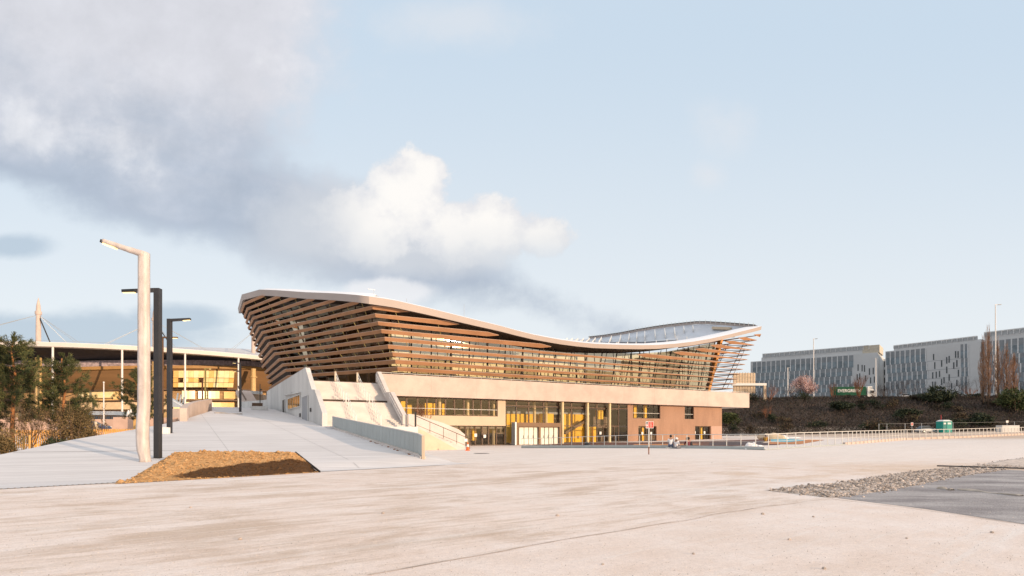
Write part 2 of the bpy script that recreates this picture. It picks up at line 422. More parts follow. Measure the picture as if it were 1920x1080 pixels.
def soil_mat():
    m, nt, b = newmat('dug_clay_soil'); p = pos(nt)
    n = noise(nt, p, 5, 8, .7); g = noise(nt, p, 26, 4, .7); w = noise(nt, p, .55, 5, .6)
    c = (n * .6 + g * .4).ss(.35, .66).mix((.40, .20, .075), (.78, .48, .23))
    at_ = nt.nodes.new('ShaderNodeAttribute'); at_.attribute_name = 'wet'
    wet = (S(nt, at_.outputs['Fac']) + (w - .5) * .5 + (n - .5) * .5).ss(.42, .6)
    c = (wet * .93).mix(S(nt, c), (.075, .037, .018))
    nt.links.new(c, b.inputs['Base Color']); b.inputs['Roughness'].default_value = .95; b.inputs['Specular IOR Level'].default_value = .1
    bump(nt, b, n + g, 1.0, .06)
    return m
M['soil'] = soil_mat()
M['stone'] = mat('broken_stone', (.42, .35, .30), .9, .25, 3, .5, island=.5, fine=.2)

# ------------------------------------------------------------------ ground, ramp, road surfaces
def axis(fine0, fine1, step, lo, hi, g=1.25):
    a = []; x = fine0
    while x <= fine1: a.append(x); x += step
    s = step; x = a[-1]
    while x < hi: s *= g; x += s; a.append(x)
    s = step; x = fine0
    while x > lo: s *= g; x -= s; a.insert(0, x)
    return a
g = MB()
g.grid([[(x, y, G(x, y)) for x in axis(-60, 200, 2.0, -2500, 2500)] for y in axis(0, 200, 2.0, -900, 4200)])
tag(g.build('ground', M['ground'], smooth=True, fix=False), kind='structure')

def ramp_right(b): return 14.2 if b < 29 else (14.2 - (b - 29) / 4 * 2.3 if b < 33 else 11.9)
g = MB(); NI = 44; rows = []
cols = []
for i in range(NI + 1):
    f = i / NI; bs = 25.0
    for _ in range(12):
        a = ramp_left(bs) + (ramp_right(bs) - ramp_left(bs)) * f; bs = drain_b(a)
    col = []
    for j in range(91):
        t = (j / 90) ** 1.5; b = bs + (165 - bs) * t; a = ramp_left(b) + (ramp_right(b) - ramp_left(b)) * f
        x, y = xy(a, b); col.append((x, y, ramp_z(a, b) + .006))
    cols.append(col)
g.grid(cols)
for c in (cols[0], cols[-1]):
    g.grid([c, [(p[0], p[1], -.3) for p in c]])
tag(g.build('ramp', M['ramp'], smooth=True, fix=False), kind='structure')
def rz_at(x, y):
    a, b = ab(x, y); return ramp_z(a, b)
def strip(name, pxs, w, m, surf, lift=.012, wob=0.0, n=40):
    """thin strip laid on a surface between photo points"""
    P = [hit(x, y, surf) for x, y in pxs]; pts = []
    for a, b in zip(P, P[1:]):
        for i in range(n): pts.append(a.lerp(b, i / n))
    pts.append(P[-1]); L = []; Rr = []
    for i, p in enumerate(pts):
        d = (pts[min(i + 1, len(pts) - 1)] - pts[max(i - 1, 0)]); d.z = 0; d.normalize(); s = Vector((-d.y, d.x, 0))
        k = (mnoise.noise(Vector((p.x * .7, p.y * .7, 3.1))) * wob); ww = w * (1 + (mnoise.noise(Vector((p.x * 2, p.y * 2, 9))) * .7 if wob else 0))
        out = []
        for sg in (-.5, .5):
            x, y = p.x + s.x * (sg * ww + k), p.y + s.y * (sg * ww + k)
            out.append((x, y, (G(x, y) if surf == 'g' else rz_at(x, y)) + lift))
        L.append(out[0]); Rr.append(out[1])
    g = MB(); g.grid([L, Rr])
    return tag(g.build(name, m, fix=False), kind='structure')
# transverse and lengthwise joints in the ramp
M['faint'] = mat('faint_joint', (.45, .43, .42), .9, .15, 2)
def ramp_joint(pts, w=.035, m=None):
    g = MB(); L = []; Q = []
    n = 60
    for i in range(n + 1):
        t = i / n * (len(pts) - 1); k = min(int(t), len(pts) - 2); f = t - k
        a = pts[k][0] + (pts[k + 1][0] - pts[k][0]) * f; b = pts[k][1] + (pts[k + 1][1] - pts[k][1]) * f
        da, db = pts[k + 1][0] - pts[k][0], pts[k + 1][1] - pts[k][1]; l = math.hypot(da, db); na, nb = -db / l * w / 2, da / l * w / 2
        for sgn, o in ((1, L), (-1, Q)):
            x, y = xy(a + na * sgn, b + nb * sgn); o.append((x, y, ramp_z(a + na * sgn, b + nb * sgn) + .011))
    g.grid([L, Q]); tag(g.build('expansion_joint', m or M['faint'], fix=False), kind='structure')
hb = ab(*hit(150, 847, 'r')[:2])[1]
ramp_joint([(ramp_left(hb) + .1, hb), (ab(*hit(385, 846, 'r')[:2])[0], hb)], .06, M['joint'])
for b in (hb + 7.5, hb + 15, hb + 24, hb + 36):
    ramp_joint([(ramp_left(b) + .1, b), (11.8, b)], .04)
ramp_joint([(2.5, drain_b(2.5) + 5.5), (2.5, 92)], .03); ramp_joint([(7.6, drain_b(7.6) + .6), (7.6, 92)], .03)
# slot drain along the foot of the ramp: a dark channel with a row of small bars
d1 = Vector((*xy(-12, drain_b(-12)), .0)); d2 = Vector((*xy(12.4, drain_b(12.4)), .0)); dv = (d2 - d1).normalized(); dn = Vector((-dv.y, dv.x, 0))
g = MB(); g.quad(d1 - dn * .06 + Vector((0, 0, .009)), d2 - dn * .05 + Vector((0, 0, .009)), d2 + dn * .05 + Vector((0, 0, .009)), d1 + dn * .06 + Vector((0, 0, .009)))
drain = g.build('slot_drain', M['drain'], fix=False)
tag(drain, 'thin dark slotted steel drain running along the foot of the pale ramp', 'drain')
g = MB(); l = (d2 - d1).length; k = 0.0
while k < l * .62:
    c = d1 + dv * k; g.bar(c - dn * .075 + Vector((0, 0, .014)), c + dn * .075 + Vector((0, 0, .014)), .05, .012); k += .16
g.build('drain_grating', mat('grating_metal', (.22, .19, .17), .6), drain)
# wavy seam across the yard, fainter cracks, the asphalt patch
M['seam'] = mat('worn_seam', (.47, .38, .31), .9, .35, 2.5)
strip('yard_seam', [(690, 1079), (960, 1030), (1200, 990), (1400, 955), (1560, 935)], .022, M['seam'], 'g', .008, .10)
strip('yard_crack', [(1560, 936), (1700, 952), (1919, 984)], .025, M['seam'], 'g', .008, .05)
def patch(name, pxs, m, lift, surf='g', wob=0):
    P = [hit(x, y, surf) for x, y in pxs]; bm = bmesh.new()
    f = bm.faces.new([bm.verts.new(p) for p in P]); bmesh.ops.subdivide_edges(bm, edges=bm.edges, cuts=10, use_grid_fill=True)
    bmesh.ops.triangulate(bm, faces=bm.faces)
    for _ in range(2): bmesh.ops.subdivide_edges(bm, edges=[e for e in bm.edges if e.calc_length() > 2.0], cuts=1); bmesh.ops.triangulate(bm, faces=bm.faces)
    for v in bm.verts:
        if wob: v.co.x += mnoise.noise(v.co * .8) * wob; v.co.y += mnoise.noise(v.co * .8 + Vector((5, 5, 5))) * wob
        v.co.z = (G(v.co.x, v.co.y) if surf == 'g' else rz_at(v.co.x, v.co.y)) + lift
    bmesh.ops.recalc_face_normals(bm, faces=bm.faces)
    me = bpy.data.meshes.new(name); bm.to_mesh(me); bm.free(); me.materials.append(m)
    o = bpy.data.objects.new(name, me); COL.objects.link(o); return tag(o, kind='structure')
patch('asphalt', [(1570, 934), (1700, 914), (1789, 895), (1884, 881), (1990, 885), (2300, 905), (2300, 1060), (1919, 983), (1740, 955)], M['asphalt'], .006)
# coloured sports court between the building and the yard
patch('court', [(985, 835.2), (1100, 829.6), (1200, 829.6), (1360, 826.0), (1440, 823.6), (1492, 823.2), (1460, 834.5), (1360, 836.8), (1200, 837.0), (1010, 838.4)], M['court_red'], .012)
patch('court_marking', [(1190, 833.2), (1300, 832.2), (1320, 833.0), (1290, 834.8), (1185, 835.4)], M['court_orange'], .020)
patch('court_marking', [(1330, 829.8), (1440, 826.6), (1440, 834.2), (1330, 834.8)], M['court_dark'], .020)
patch('court_marking', [(1444, 822.9), (1500, 824.2), (1546, 825.2), (1500, 833.2), (1442, 833.2)], M['court_orange'], .026)
patch('court_marking', [(1444, 822.7), (1490, 823.1), (1512, 826.2), (1478, 829.4), (1446, 829.0)], M['court_blue'], .032)
# road along the top of the bank
g = MB(); rows = []
for k in range(40):
    x = 45 + k * 8; y = base_y(x) + 53; rows.append([(x, y - 5, G(x, y - 5) + .03), (x, y + 6, G(x, y + 6) + .03)])
g.grid(rows); tag(g.build('road', mat('road_asphalt', (.06, .058, .058), .85, .2, .3), fix=False), kind='structure')

def grit():
    r = random.Random(21); g = MB()
    for _ in range(9000):
        d = 6.2 + 26 * r.random() ** 1.6; x = (r.uniform(-20, 1940) - CX) / F * d; s = r.uniform(.003, .0075) * (1 + .03 * d)
        a, b = ab(x, d)
        if b > drain_b(a): continue
        z = G(x, d); k = r.uniform(0, 6.28); c, q = math.cos(k) * s, math.sin(k) * s
        g.add([(x + c, d + q, z + .006), (x - q, d + c, z + .006), (x - c * .8, d - q * .8, z + .006), (x + q * .3, d - c * .3, z + s * 1.1 + .006)], [(0, 1, 3), (1, 2, 3), (2, 0, 3)])
    tag(g.build('loose_grit', mat('grit', (.50, .42, .35), .9, .3, 3, island=.6), fix=False), 'fine loose grit sprinkled over the pale yard', 'grit', kind='stuff')
grit()
# dug soil bed at the foot of the lamps
def soil_bed():
    c = [hit(x, y, 'r') for x, y in ((214, 908), (250, 880), (345, 848), (430, 845.5), (553, 849), (599, 886))]
    # four-sided outline: front edge along the drain, back edge
    fl, fr = c[0], c[5]; bl, br = hit(330, 848, 'r'), c[4]
    g = MB(); NX, NY = 110, 46; rows = []; wet = []
    for j in range(NY + 1):
        v = j / NY; row = []
        for i in range(NX + 1):
            u = i / NX
            a = fl.lerp(fr, u); b = bl.lerp(br, u); p = a.lerp(b, v)
            e = min(u, 1 - u) * 9; e2 = min(v, 1 - v) * 5; k = sst(0, .8, e) * sst(0, .7, e2)
            nz = mnoise.fractal(p * 1.3, .9, 2.1, 5) * .12 + mnoise.fractal(p * 5, .9, 2.1, 3) * .035
            x = p.x; y = p.y
            hgt = .015 + k * (.09 + nz * .8 + .07 * math.exp(-((v - .6) / .3) ** 2))
            row.append((x, y, max(rz_at(x, y), 0) + hgt))
            wet.append(math.exp(-((v - (.10 + .13 * u)) / (.10 + .13 * u)) ** 2) * (.30 + .9 * sst(.1, .5, u)))
        rows.append(row)
    g.grid(rows); n0 = len(g.v)
    rnd = random.Random(3)
    for _ in range(5200):
        u = rnd.random(); v = rnd.random(); r0 = rows[int(v * NY)][int(u * NX)]; s = .02 + .075 * rnd.random() ** 3
        if rnd.random() < .02: s *= 2.2
        vs = [(r0[0] + s * rnd.uniform(.6, 1.2) * a, r0[1] + s * rnd.uniform(.6, 1.2) * b, r0[2] + s * .7 * cc * rnd.uniform(.6, 1.2)) for a, b, cc in ((1, 0, 0), (-1, 0, 0), (0, 1, 0), (0, -1, 0), (0, 0, 1), (0, 0, -.5))]
        g.add(vs, [(0, 2, 4), (2, 1, 4), (1, 3, 4), (3, 0, 4), (2, 0, 5), (1, 2, 5), (3, 1, 5), (0, 3, 5)])
        w = wet[int(v * NY) * (NX + 1) + int(u * NX)]
        wet += [w] * 6
    o = g.build('soil', M['soil'], fix=False)
    at_ = o.data.attributes.new('wet', 'FLOAT', 'POINT'); at_.data.foreach_set('value', wet)
    tag(o, 'heap of loose orange clay with a dark wet strip at the lamp posts', 'soil', kind='stuff')
    g = MB(); g.bar(fr + Vector((.03, 0, .02)), br + Vector((.03, 0, .02)), .03, .10)
    tag(g.build('steel_edging', M['dark']), 'dark steel edging strip along the right end of the clay bed', 'edging')
soil_bed()
# two strips of broken stone beside the asphalt
def stones(pxs, n, label, seed):
    P = [hit(x, y) for x, y in pxs]; xs = [p.x for p in P]; ys = [p.y for p in P]; rnd = random.Random(seed)
    def inside(x, y):
        c = False; j = len(P) - 1
        for i in range(len(P)):
            if (P[i].y > y) != (P[j].y > y) and x < (P[j].x - P[i].x) * (y - P[i].y) / (P[j].y - P[i].y) + P[i].x: c = not c
            j = i
        return c
    g = MB(); k = 0; ico = [(0, 0, 1), (.9, 0, .3), (.28, .85, .35), (-.72, .53, .3), (-.72, -.53, .35), (.28, -.85, .3), (.7, .5, -.4), (-.28, .85, -.4), (-.9, 0, -.4), (-.28, -.85, -.4), (.7, -.5, -.4)]
    fc = [(0, 1, 2), (0, 2, 3), (0, 3, 4), (0, 4, 5), (0, 5, 1), (1, 6, 2), (2, 6, 7), (2, 7, 3), (3, 7, 8), (3, 8, 4), (4, 8, 9), (4, 9, 5), (5, 9, 10), (5, 10, 1), (1, 10, 6)]
    while k < n:
        x = rnd.uniform(min(xs), max(xs)); y = rnd.uniform(min(ys), max(ys))
        jx, jy = rnd.gauss(0, .12), rnd.gauss(0, .12)
        if not inside(x + jx, y + jy): continue
        s = .016 + .046 * rnd.random() ** 2.6
        if rnd.random() < .03: s *= 1.8
        r = Matrix.Rotation(rnd.uniform(0, 6.3), 3, 'Z') @ Matrix.Rotation(rnd.uniform(-.5, .5), 3, 'X'); sx, sy, sz = s * rnd.uniform(.7, 1.4), s * rnd.uniform(.7, 1.2), s * rnd.uniform(.5, .9)
        h = mnoise.noise(Vector((x * .9, y * .9, 1))) * .02 + .012
        g.add([r @ Vector((a[0] * sx * rnd.uniform(.85, 1.15), a[1] * sy, a[2] * sz)) + Vector((x, y, G(x, y) + h)) for a in ico], fc); k += 1
    # gravelly bed under the stones
    c = Vector((sum(xs) / len(xs), sum(ys) / len(ys), 0)); m = len(P)
    g.add([Vector((p.x, p.y, G(p.x, p.y) + .010)) for p in P], [tuple(range(m))])
    tag(g.build('stone_rubble', M['stone'], fix=False), label, 'rubble', kind='stuff')
stones([(1438, 920), (1500, 912), (1567, 907), (1610, 900), (1655, 893), (1720, 884), (1789, 876.5), (1852, 877), (1884, 880), (1789, 894), (1700, 913), (1640, 924), (1572, 933), (1550, 933)], 7500, 'strip of broken grey and tan stones beside the asphalt', 5)
stones([(1800, 876), (1836, 872.5), (1880, 864), (1960, 853), (2010, 868), (1925, 878), (1870, 876.5)], 2600, 'second patch of broken stones at the far corner of the asphalt', 6)
# ------------------------------------------------------------------ the aquatic centre
UF = Vector((.8625, .506, 0)); WB = Vector((-.506, .8625, 0))          # along the long facade, and inwards from it
P0 = Vector((-13.167, 65.99, 0))
def LT(t, w, z): return P0 + UF * t + WB * w + Vector((0, 0, z))
def tz(px, py, w):
    """photo point on the vertical plane at depth w behind the slab edge -> (t, z)"""
    r = (px - CX) / F; A = P0 + WB * w
    t = (r * A.y - A.x) / (UF.x - r * UF.y); y = A.y + t * UF.y
    return t, EYE + (HY - py) / F * y
def tx(px, w): return tz(px, 800, w)[0]
AQ = thing('aquatic_centre', 'wide sports building with bronze louvres under a swooping white roof on a pale concrete base', 'sports centre', (0, 66, 0))
A_ = lambda n, mb, m, **k: mb.build(n, m, AQ, **k)

ZB0, ZB1, ZF = 5.98, 8.42, 7.1           # concrete band bottom and top, plaza floor
T0, T1 = tx(706, 0), tx(1405, 0)
# staircase frame
SO = Vector((-16.9, 51.3, 0)); US = Vector((.8788, .4772, 0)); VS = Vector((-.4772, .8788, 0))
def LS(t, s, z): return SO + US * t + VS * s + Vector((0, 0, z))
# concrete band: one long wall with thin shadow joints, return walls, and the slab behind it
TS = 7.4
def band():
    js = [T0, 4.2, 10.2, 16.0, 22.0, 28.0, 34.0, 40.0, 46.0, 51.5, 57.0, T1]
    for a, b in zip(js, js[1:]):
        g = MB(); g.obox(LT(0, 0, 0), UF, WB, a + .005, b - .004, 0, .35, ZB0, ZB1); A_('concrete_band', g, M['slab'])
    g = MB(); g.obox(LT(0, 0, 0), UF, WB, T1 - .38, T1 - .003, .352, 46, ZB0 + .004, ZB1 - .004); A_('concrete_band', g, M['slab'])
    g = MB()
    q = [LT(T0 + .3, .36, 0), LT(T1 - .4, .36, 0), LT(T1 - .4, 46, 0), LT(-12, 46, 0)] + [LS(0.5, 46, 0), LS(.5, 9.05, 0), LS(TS + .4, 9.05, 0)]
    g.prism(q, ZB0 + .03, ZF); A_('floor_slab', g, M['conc'])
    g = MB(); z = ZB1 + .16
    g.bar(LT(T0 + .3, .18, z), LT(T1 - .2, .18, z), .05, .05)
    t = T0 + .3
    while t < T1: g.bar(LT(t, .18, ZB1 - .02), LT(t, .18, z), .035, .035); t += 1.45
    A_('parapet_rail', g, M['railm'])
band()

# ---------------- lower storeys, set back under the band
WG = .95
def zf(px, py, w=WG): return tz(px, py, w)[1]
z_sill1 = zf(850, 779.6); z_low = zf(890, 798.2); zg0 = .15
zt_tall = zf(1050, 764.5)
def framed_window(t0, t1, z0, z1, w, bays, name='window', rail=None, fw=.07, thick=None, glass='glass_low', fm='bronze'):
    """frame with mullions, one pane behind"""
    fr = MB(); d0, d1 = w - .03, w + .07; X = lambda a, b, c, d: fr.obox(LT(0, 0, 0), UF, WB, a, b, d0, d1, c, d)
    X(t0, t1, z0, z0 + fw); X(t0, t1, z1 - fw, z1)
    xs = [t0 + (t1 - t0) * i / bays for i in range(bays + 1)] if isinstance(bays, int) else bays
    for i, x in enumerate(xs):
        h = fw / 2 if 0 < i < len(xs) - 1 else fw
        a, b = (x, x + h) if i == 0 else ((x - h, x) if i == len(xs) - 1 else (x - h, x + h))
        X(a, b, z0 + fw, z1 - fw)
    o = A_(name, fr, M[fm])
    if rail:
        g = MB(); g.obox(LT(0, 0, 0), UF, WB, t0, t1, w - .10, w - .06, rail - .03, rail + .03); g.build('rail', M['railm'], o)
    g = MB(); g.quad(LT(t0 + .01, w + .03, z0 + .01), LT(t1 - .01, w + .03, z0 + .01), LT(t1 - .01, w + .03, z1 - .01), LT(t0 + .01, w + .03, z1 - .01)); g.build('pane', M[glass], o)
    return o
def wallbox(name, t0, t1, z0, z1, m, w0=WG, th=.3):
    g = MB(); g.obox(LT(0, 0, 0), UF, WB, t0, t1, w0, w0 + th, z0, z1); return A_(name, g, m)
tL = tx(742, WG); t_j0 = tx(932.5, WG); t_j1 = tx(947, WG); t_b0 = tx(1177, WG); t_b1 = tx(1353.5, WG); t_end = t_b1
# first-floor strip of windows above the cream apron
xs = [tx(x, WG) for x in (744, 762.5, 783, 800.5, 817.5, 835, 852, 870, 887, 902, 917, 932)]
for a, b in zip(xs, xs[1:]):
    framed_window(a + .012, b - .012, z_sill1, ZB0 - .03, WG, 1, rail=zf(850, 767.0), fw=.075)
wallbox('cream_wall', tL, t_j0, z_low, z_sill1 - .004, M['cream'], WG - .12, .4)
wallbox('cream_wall', t_j0 + .004, t_j1, z_low, ZB0 - .03, M['cream'], WG - .12, .4)
# ground-floor glazing under the apron
xs = [tx(x, WG + .3) for x in (842, 862, 873, 891, 904, 916, 931, 946.5)]
for i, (a, b) in enumerate(zip(xs, xs[1:])):
    o = framed_window(a + .01, b - .01, zg0, z_low - .02, WG + .3, 1 if i not in (2,) else 2, 'window' if i not in (2, 3) else 'glass_door', fw=.06, rail=None)
# tall entrance glazing with two transoms and round columns behind
zm1 = zf(1100, 799); zm2 = zf(1050, 764)
xs = [tx(x, WG) for x in (947.5, 968, 991, 1019, 1047, 1071, 1097, 1119, 1143, 1160, 1176.5)]
for i, (a, b) in enumerate(zip(xs, xs[1:])):
    dk = 'dark' if i in (0, 3, 6, 9) else 'bronze'
    framed_window(a + .012, b - .012, zm2 + .03, ZB0 - .03, WG, 1, fw=.09, fm='bronze')
    framed_window(a + .012, b - .012, zm1 + .02, zm2 - .03, WG, 1, fw=.07, fm=dk)
    if not (1 <= i <= 3): framed_window(a + .012, b - .012, zg0, zm1 - .02, WG, 2 if i in (7, 8) else 1, 'glass_door' if i in (7, 8) else 'window', fw=.06, fm=dk)
def column(px, w, r=.20):
    t = tx(px, w); g = MB(); g.tube(LT(t, w, .1), LT(t, w, ZB0 + .02), r, n=16); A_('column', g, M['column'], smooth=False)
for px, w in ((1054.5, .45), (1101.5, .45), (1143, .45), (1002, 3.0), (1024, 3.2), (824, 2.4), (877, 2.4), (925, 3.0)): column(px, w)
# entrance porch with white door leaves
pt0, pt1 = tx(968.5, .0), tx(1052, .0); pz1 = zf(1010, 792.6, 0); wp = -.05
g = MB(); g.obox(LT(0, 0, 0), UF, WB, pt0, pt1, wp, WG - .04, zf(1010, 800.5, 0), pz1)
g.obox(LT(0, 0, 0), UF, WB, pt0, pt0 + .28, wp + .004, WG - .04, zg0, zf(1010, 800.5, 0) - .003)
g.obox(LT(0, 0, 0), UF, WB, pt1 - .28, pt1, wp + .004, WG - .04, zg0, zf(1010, 800.5, 0) - .003)
tm = tx(1012, 0); g.obox(LT(0, 0, 0), UF, WB, tm - .14, tm + .14, wp + .004, .3, zg0, zf(1010, 800.5, 0) - .003)
g.obox(LT(0, 0, 0), UF, WB, pt0 + .29, pt1 - .29, .34, .44, zg0, zf(1010, 800.5, 0) - .003)
porch = A_('entrance_porch', g, mat('brown_porch', (.22, .13, .075), .6, .08))
for a, b in ((973.8, 982.3), (983.4, 991), (992, 1000.3), (1001.6, 1010.6), (1013.4, 1020.4), (1021.7, 1028.5), (1030, 1037.5), (1039.4, 1047.5)):
    g = MB(); g.obox(LT(0, 0, 0), UF, WB, tx(a, .2), tx(b, .2), .24, .30, zg0 + .06, zf(1010, 801.6, .2)); o = g.build('door_leaf', M['door'], porch)
    g = MB(); tb = tx(b, .2) - .08; g.bar(LT(tb, .2, 1.0), LT(tb, .2, 1.4), .03, .03); g.build('handle', M['dark'], o)
g = MB(); ts = tx(967, 0); g.obox(LT(0, 0, 0), UF, WB, ts - .10, ts + .12, -.02, WG - .05, zg0, pz1 + .05); A_('porch_side_post', g, M['metal'])
# brown wall on the right with its windows let into it
def wall_with_holes(t0, t1, z0, z1, holes, m, name, w=WG, th=.35):
    ts_ = sorted({t0, t1} | {h[0] for h in holes} | {h[1] for h in holes}); zs = sorted({z0, z1} | {h[2] for h in holes} | {h[3] for h in holes}); g = MB()
    for a, b in zip(ts_, ts_[1:]):
        for c, d in zip(zs, zs[1:]):
            if any(h[0] <= (a + b) / 2 <= h[1] and h[2] <= (c + d) / 2 <= h[3] for h in holes): continue
            g.quad(LT(a, w, c), LT(b, w, c), LT(b, w, d), LT(a, w, d))
    for h in holes:
        a, b, c, d = h; e = w + th
        g.quad(LT(a, w, c), LT(a, e, c), LT(a, e, d), LT(a, w, d)); g.quad(LT(b, w, c), LT(b, e, c), LT(b, e, d), LT(b, w, d))
        g.quad(LT(a, w, c), LT(b, w, c), LT(b, e, c), LT(a, e, c)); g.quad(LT(a, w, d), LT(b, w, d), LT(b, e, d), LT(a, e, d))
    return A_(name, g, m, fix=False)
def hole(x0, x1, y0, y1):
    xm = (x0 + x1) / 2; return (tx(x0, WG), tx(x1, WG), zf(xm, y1), zf(xm, y0))
H = [hole(1187, 1238, 758.6, 784.6), hole(1284, 1301, 761.8, 785.8), hole(1197, 1231, 799, 829), hole(1303.5, 1332.5, 799, 826)]
wall_with_holes(t_b0, t_b1, 0, ZB0 - .02, H, M['brown'], 'brown_wall')
g = MB(); g.obox(LT(0, 0, 0), UF, WB, t_b1 - .3, t_b1 - .004, WG + .01, 40, 0, ZB0 - .024); A_('brown_wall', g, M['brown'])
g = MB(); g.obox(LT(0, 0, 0), UF, WB, tx(1333.5, WG), t_b1 - .02, WG - .03, WG - .006, 0, zf(1340, 799)); A_('pale_plinth_panel', g, mat('pale_pink_panel', (.48, .31, .24), .8, .05))
framed_window(H[0][0], H[0][1], H[0][2], H[0][3], WG + .25, 5, rail=(H[0][2] * .62 + H[0][3] * .38), fm='dark')
framed_window(H[1][0], H[1][1], H[1][2], H[1][3], WG + .25, 2, rail=(H[1][2] * .62 + H[1][3] * .38), fm='dark')
framed_window(H[2][0], H[2][1], max(H[2][2], .1), H[2][3], WG + .25, 4, 'glass_door', fm='bronze')
framed_window(H[3][0], H[3][1], max(H[3][2], .1), H[3][3], WG + .25, 3, 'glass_door', fm='bronze')
# interior seen through the lower glazing
g = MB(); g.quad(LT(tL, 9, 0), LT(t_b1, 9, 0), LT(t_b1, 9, ZB0), LT(tL, 9, ZB0)); A_('interior_back_wall', g, M['inside'], fix=False)
g = MB(); g.quad(LT(tL, WG + .4, .06), LT(t_b1 - .35, WG + .4, .06), LT(t_b1 - .35, 9, .06), LT(tL, 9, .06)); A_('interior_floor', g, M['insidef'], fix=False)
g = MB(); g.obox(LT(0, 0, 0), UF, WB, tL, t_j1 + .2, WG + .5, 9, z_low - .35, z_low - .05); A_('interior_floor', g, M['insidef'])
def yellow(x0, x1, y0, y1, w, th=.4):
    t0, t1 = tx(x0, w), tx(x1, w); g = MB(); xm = (x0 + x1) / 2
    g.obox(LT(0, 0, 0), UF, WB, t0, t1, w, w + th, max(zf(xm, y1, w), .08), zf(xm, y0, w)); A_('yellow_partition', g, M['yellow'])
for a in ((950, 966, 776, 830, 3.6), (968, 984, 776, 830, 4.4), (986, 990, 777, 800, 4.4), (993, 1010, 776.5, 800, 4.6), (1014, 1038, 775.5, 800, 3.4), (1057, 1072, 776, 829, 3.4), (1074, 1096, 777, 829, 4.2), (1120, 1131, 769, 786, 2.2), (1112, 1118, 800, 829, 3.4), (752, 760, 752, 779, 2.6), (797, 816, 756, 779, 2.8), (829, 834, 757, 779, 3.0), (764, 772, 757, 779, 4.5), (858, 864, 800, 829, 3.0), (886, 893, 800, 826, 3.0), (1189, 1194, 760, 784, 2.2), (1209, 1213, 760, 784, 2.2), (918, 930, 800, 812, 4.0), (1204, 1208, 800, 828, 2.2), (1314, 1318, 800, 824, 2.2), (1104, 1109, 800, 828, 3.2)):
    yellow(*a)
g = MB(); g.bar(LT(tx(1057, 3), 3.0, zf(1057, 812, 3)), LT(tx(1098, 3), 3.0, zf(1098, 788, 3)), .9, .35); A_('interior_stair', g, mat('stair_flight', (.20, .13, .08), .7))
g = MB(); g.obox(LT(0, 0, 0), UF, WB, tx(949, 6), tx(1110, 6), 6.5, 6.7, zf(1000, 776, 6), zf(1000, 766, 6)); A_('interior_gallery', g, mat('gallery_grey', (.30, .34, .38), .6))
for x, y in ((892, 816), (909, 818), (1126, 812), (1204.5, 812.5), (1221, 812.5), (1303, 811), (1321, 811)):
    w = WG + .18 if x > 1180 else WG - .06
    t, z = tz(x, y, w); g = MB(); g.obox(LT(0, 0, 0), UF, WB, t - .18, t + .18, w, w + .02, z - .2, z + .2); A_('notice', g, M['white'])

# ---------------- louvres
Z0, DZ = 9.25, .81
wz = lambda z: 1.7 - .30 * (z - Z0)
A_px = [745.6, 741.6, 736.3, 727.9, 721.7, 715.4, 709.2, 704.0, 698.75]                      # corner by the stairs, level by level
C_px = [1375, 1380, 1384, 1388.3, 1392.5, 1396.7, 1401, 1405.4, 1409.2, 1414, 1418.5, 1422.7]   # right-hand tips
B_c = [(530, 895), (505, 838), (480, 790), (450, 742), (410, 690), (390, 645), (360, 595), (325, 548), (300, 497), (270, 455), (243, 412), (217, 368), (190, 325), (165, 285), (135, 240)]
zk = lambda k: Z0 + DZ * k
Apt = [LT(tx(x, wz(zk(k))), wz(zk(k)), zk(k)) for k, x in enumerate(A_px)]
dA = (Apt[8] - Apt[4]) / 4
while len(Apt) < 15: Apt.append(Apt[-1] + dA)
Cpt = [LT(tx(x, wz(zk(k))), wz(zk(k)), zk(k)) for k, x in enumerate(C_px)]
Bpt = []
for k, (cx, cy) in enumerate(B_c):
    px, py = 430 + cx / 4.8, 520 + cy / 4.8; Bpt.append(at(px, py, (zk(k) - EYE) * F / (HY - py)))
VB = Vector((-.4772, .8788, 0))
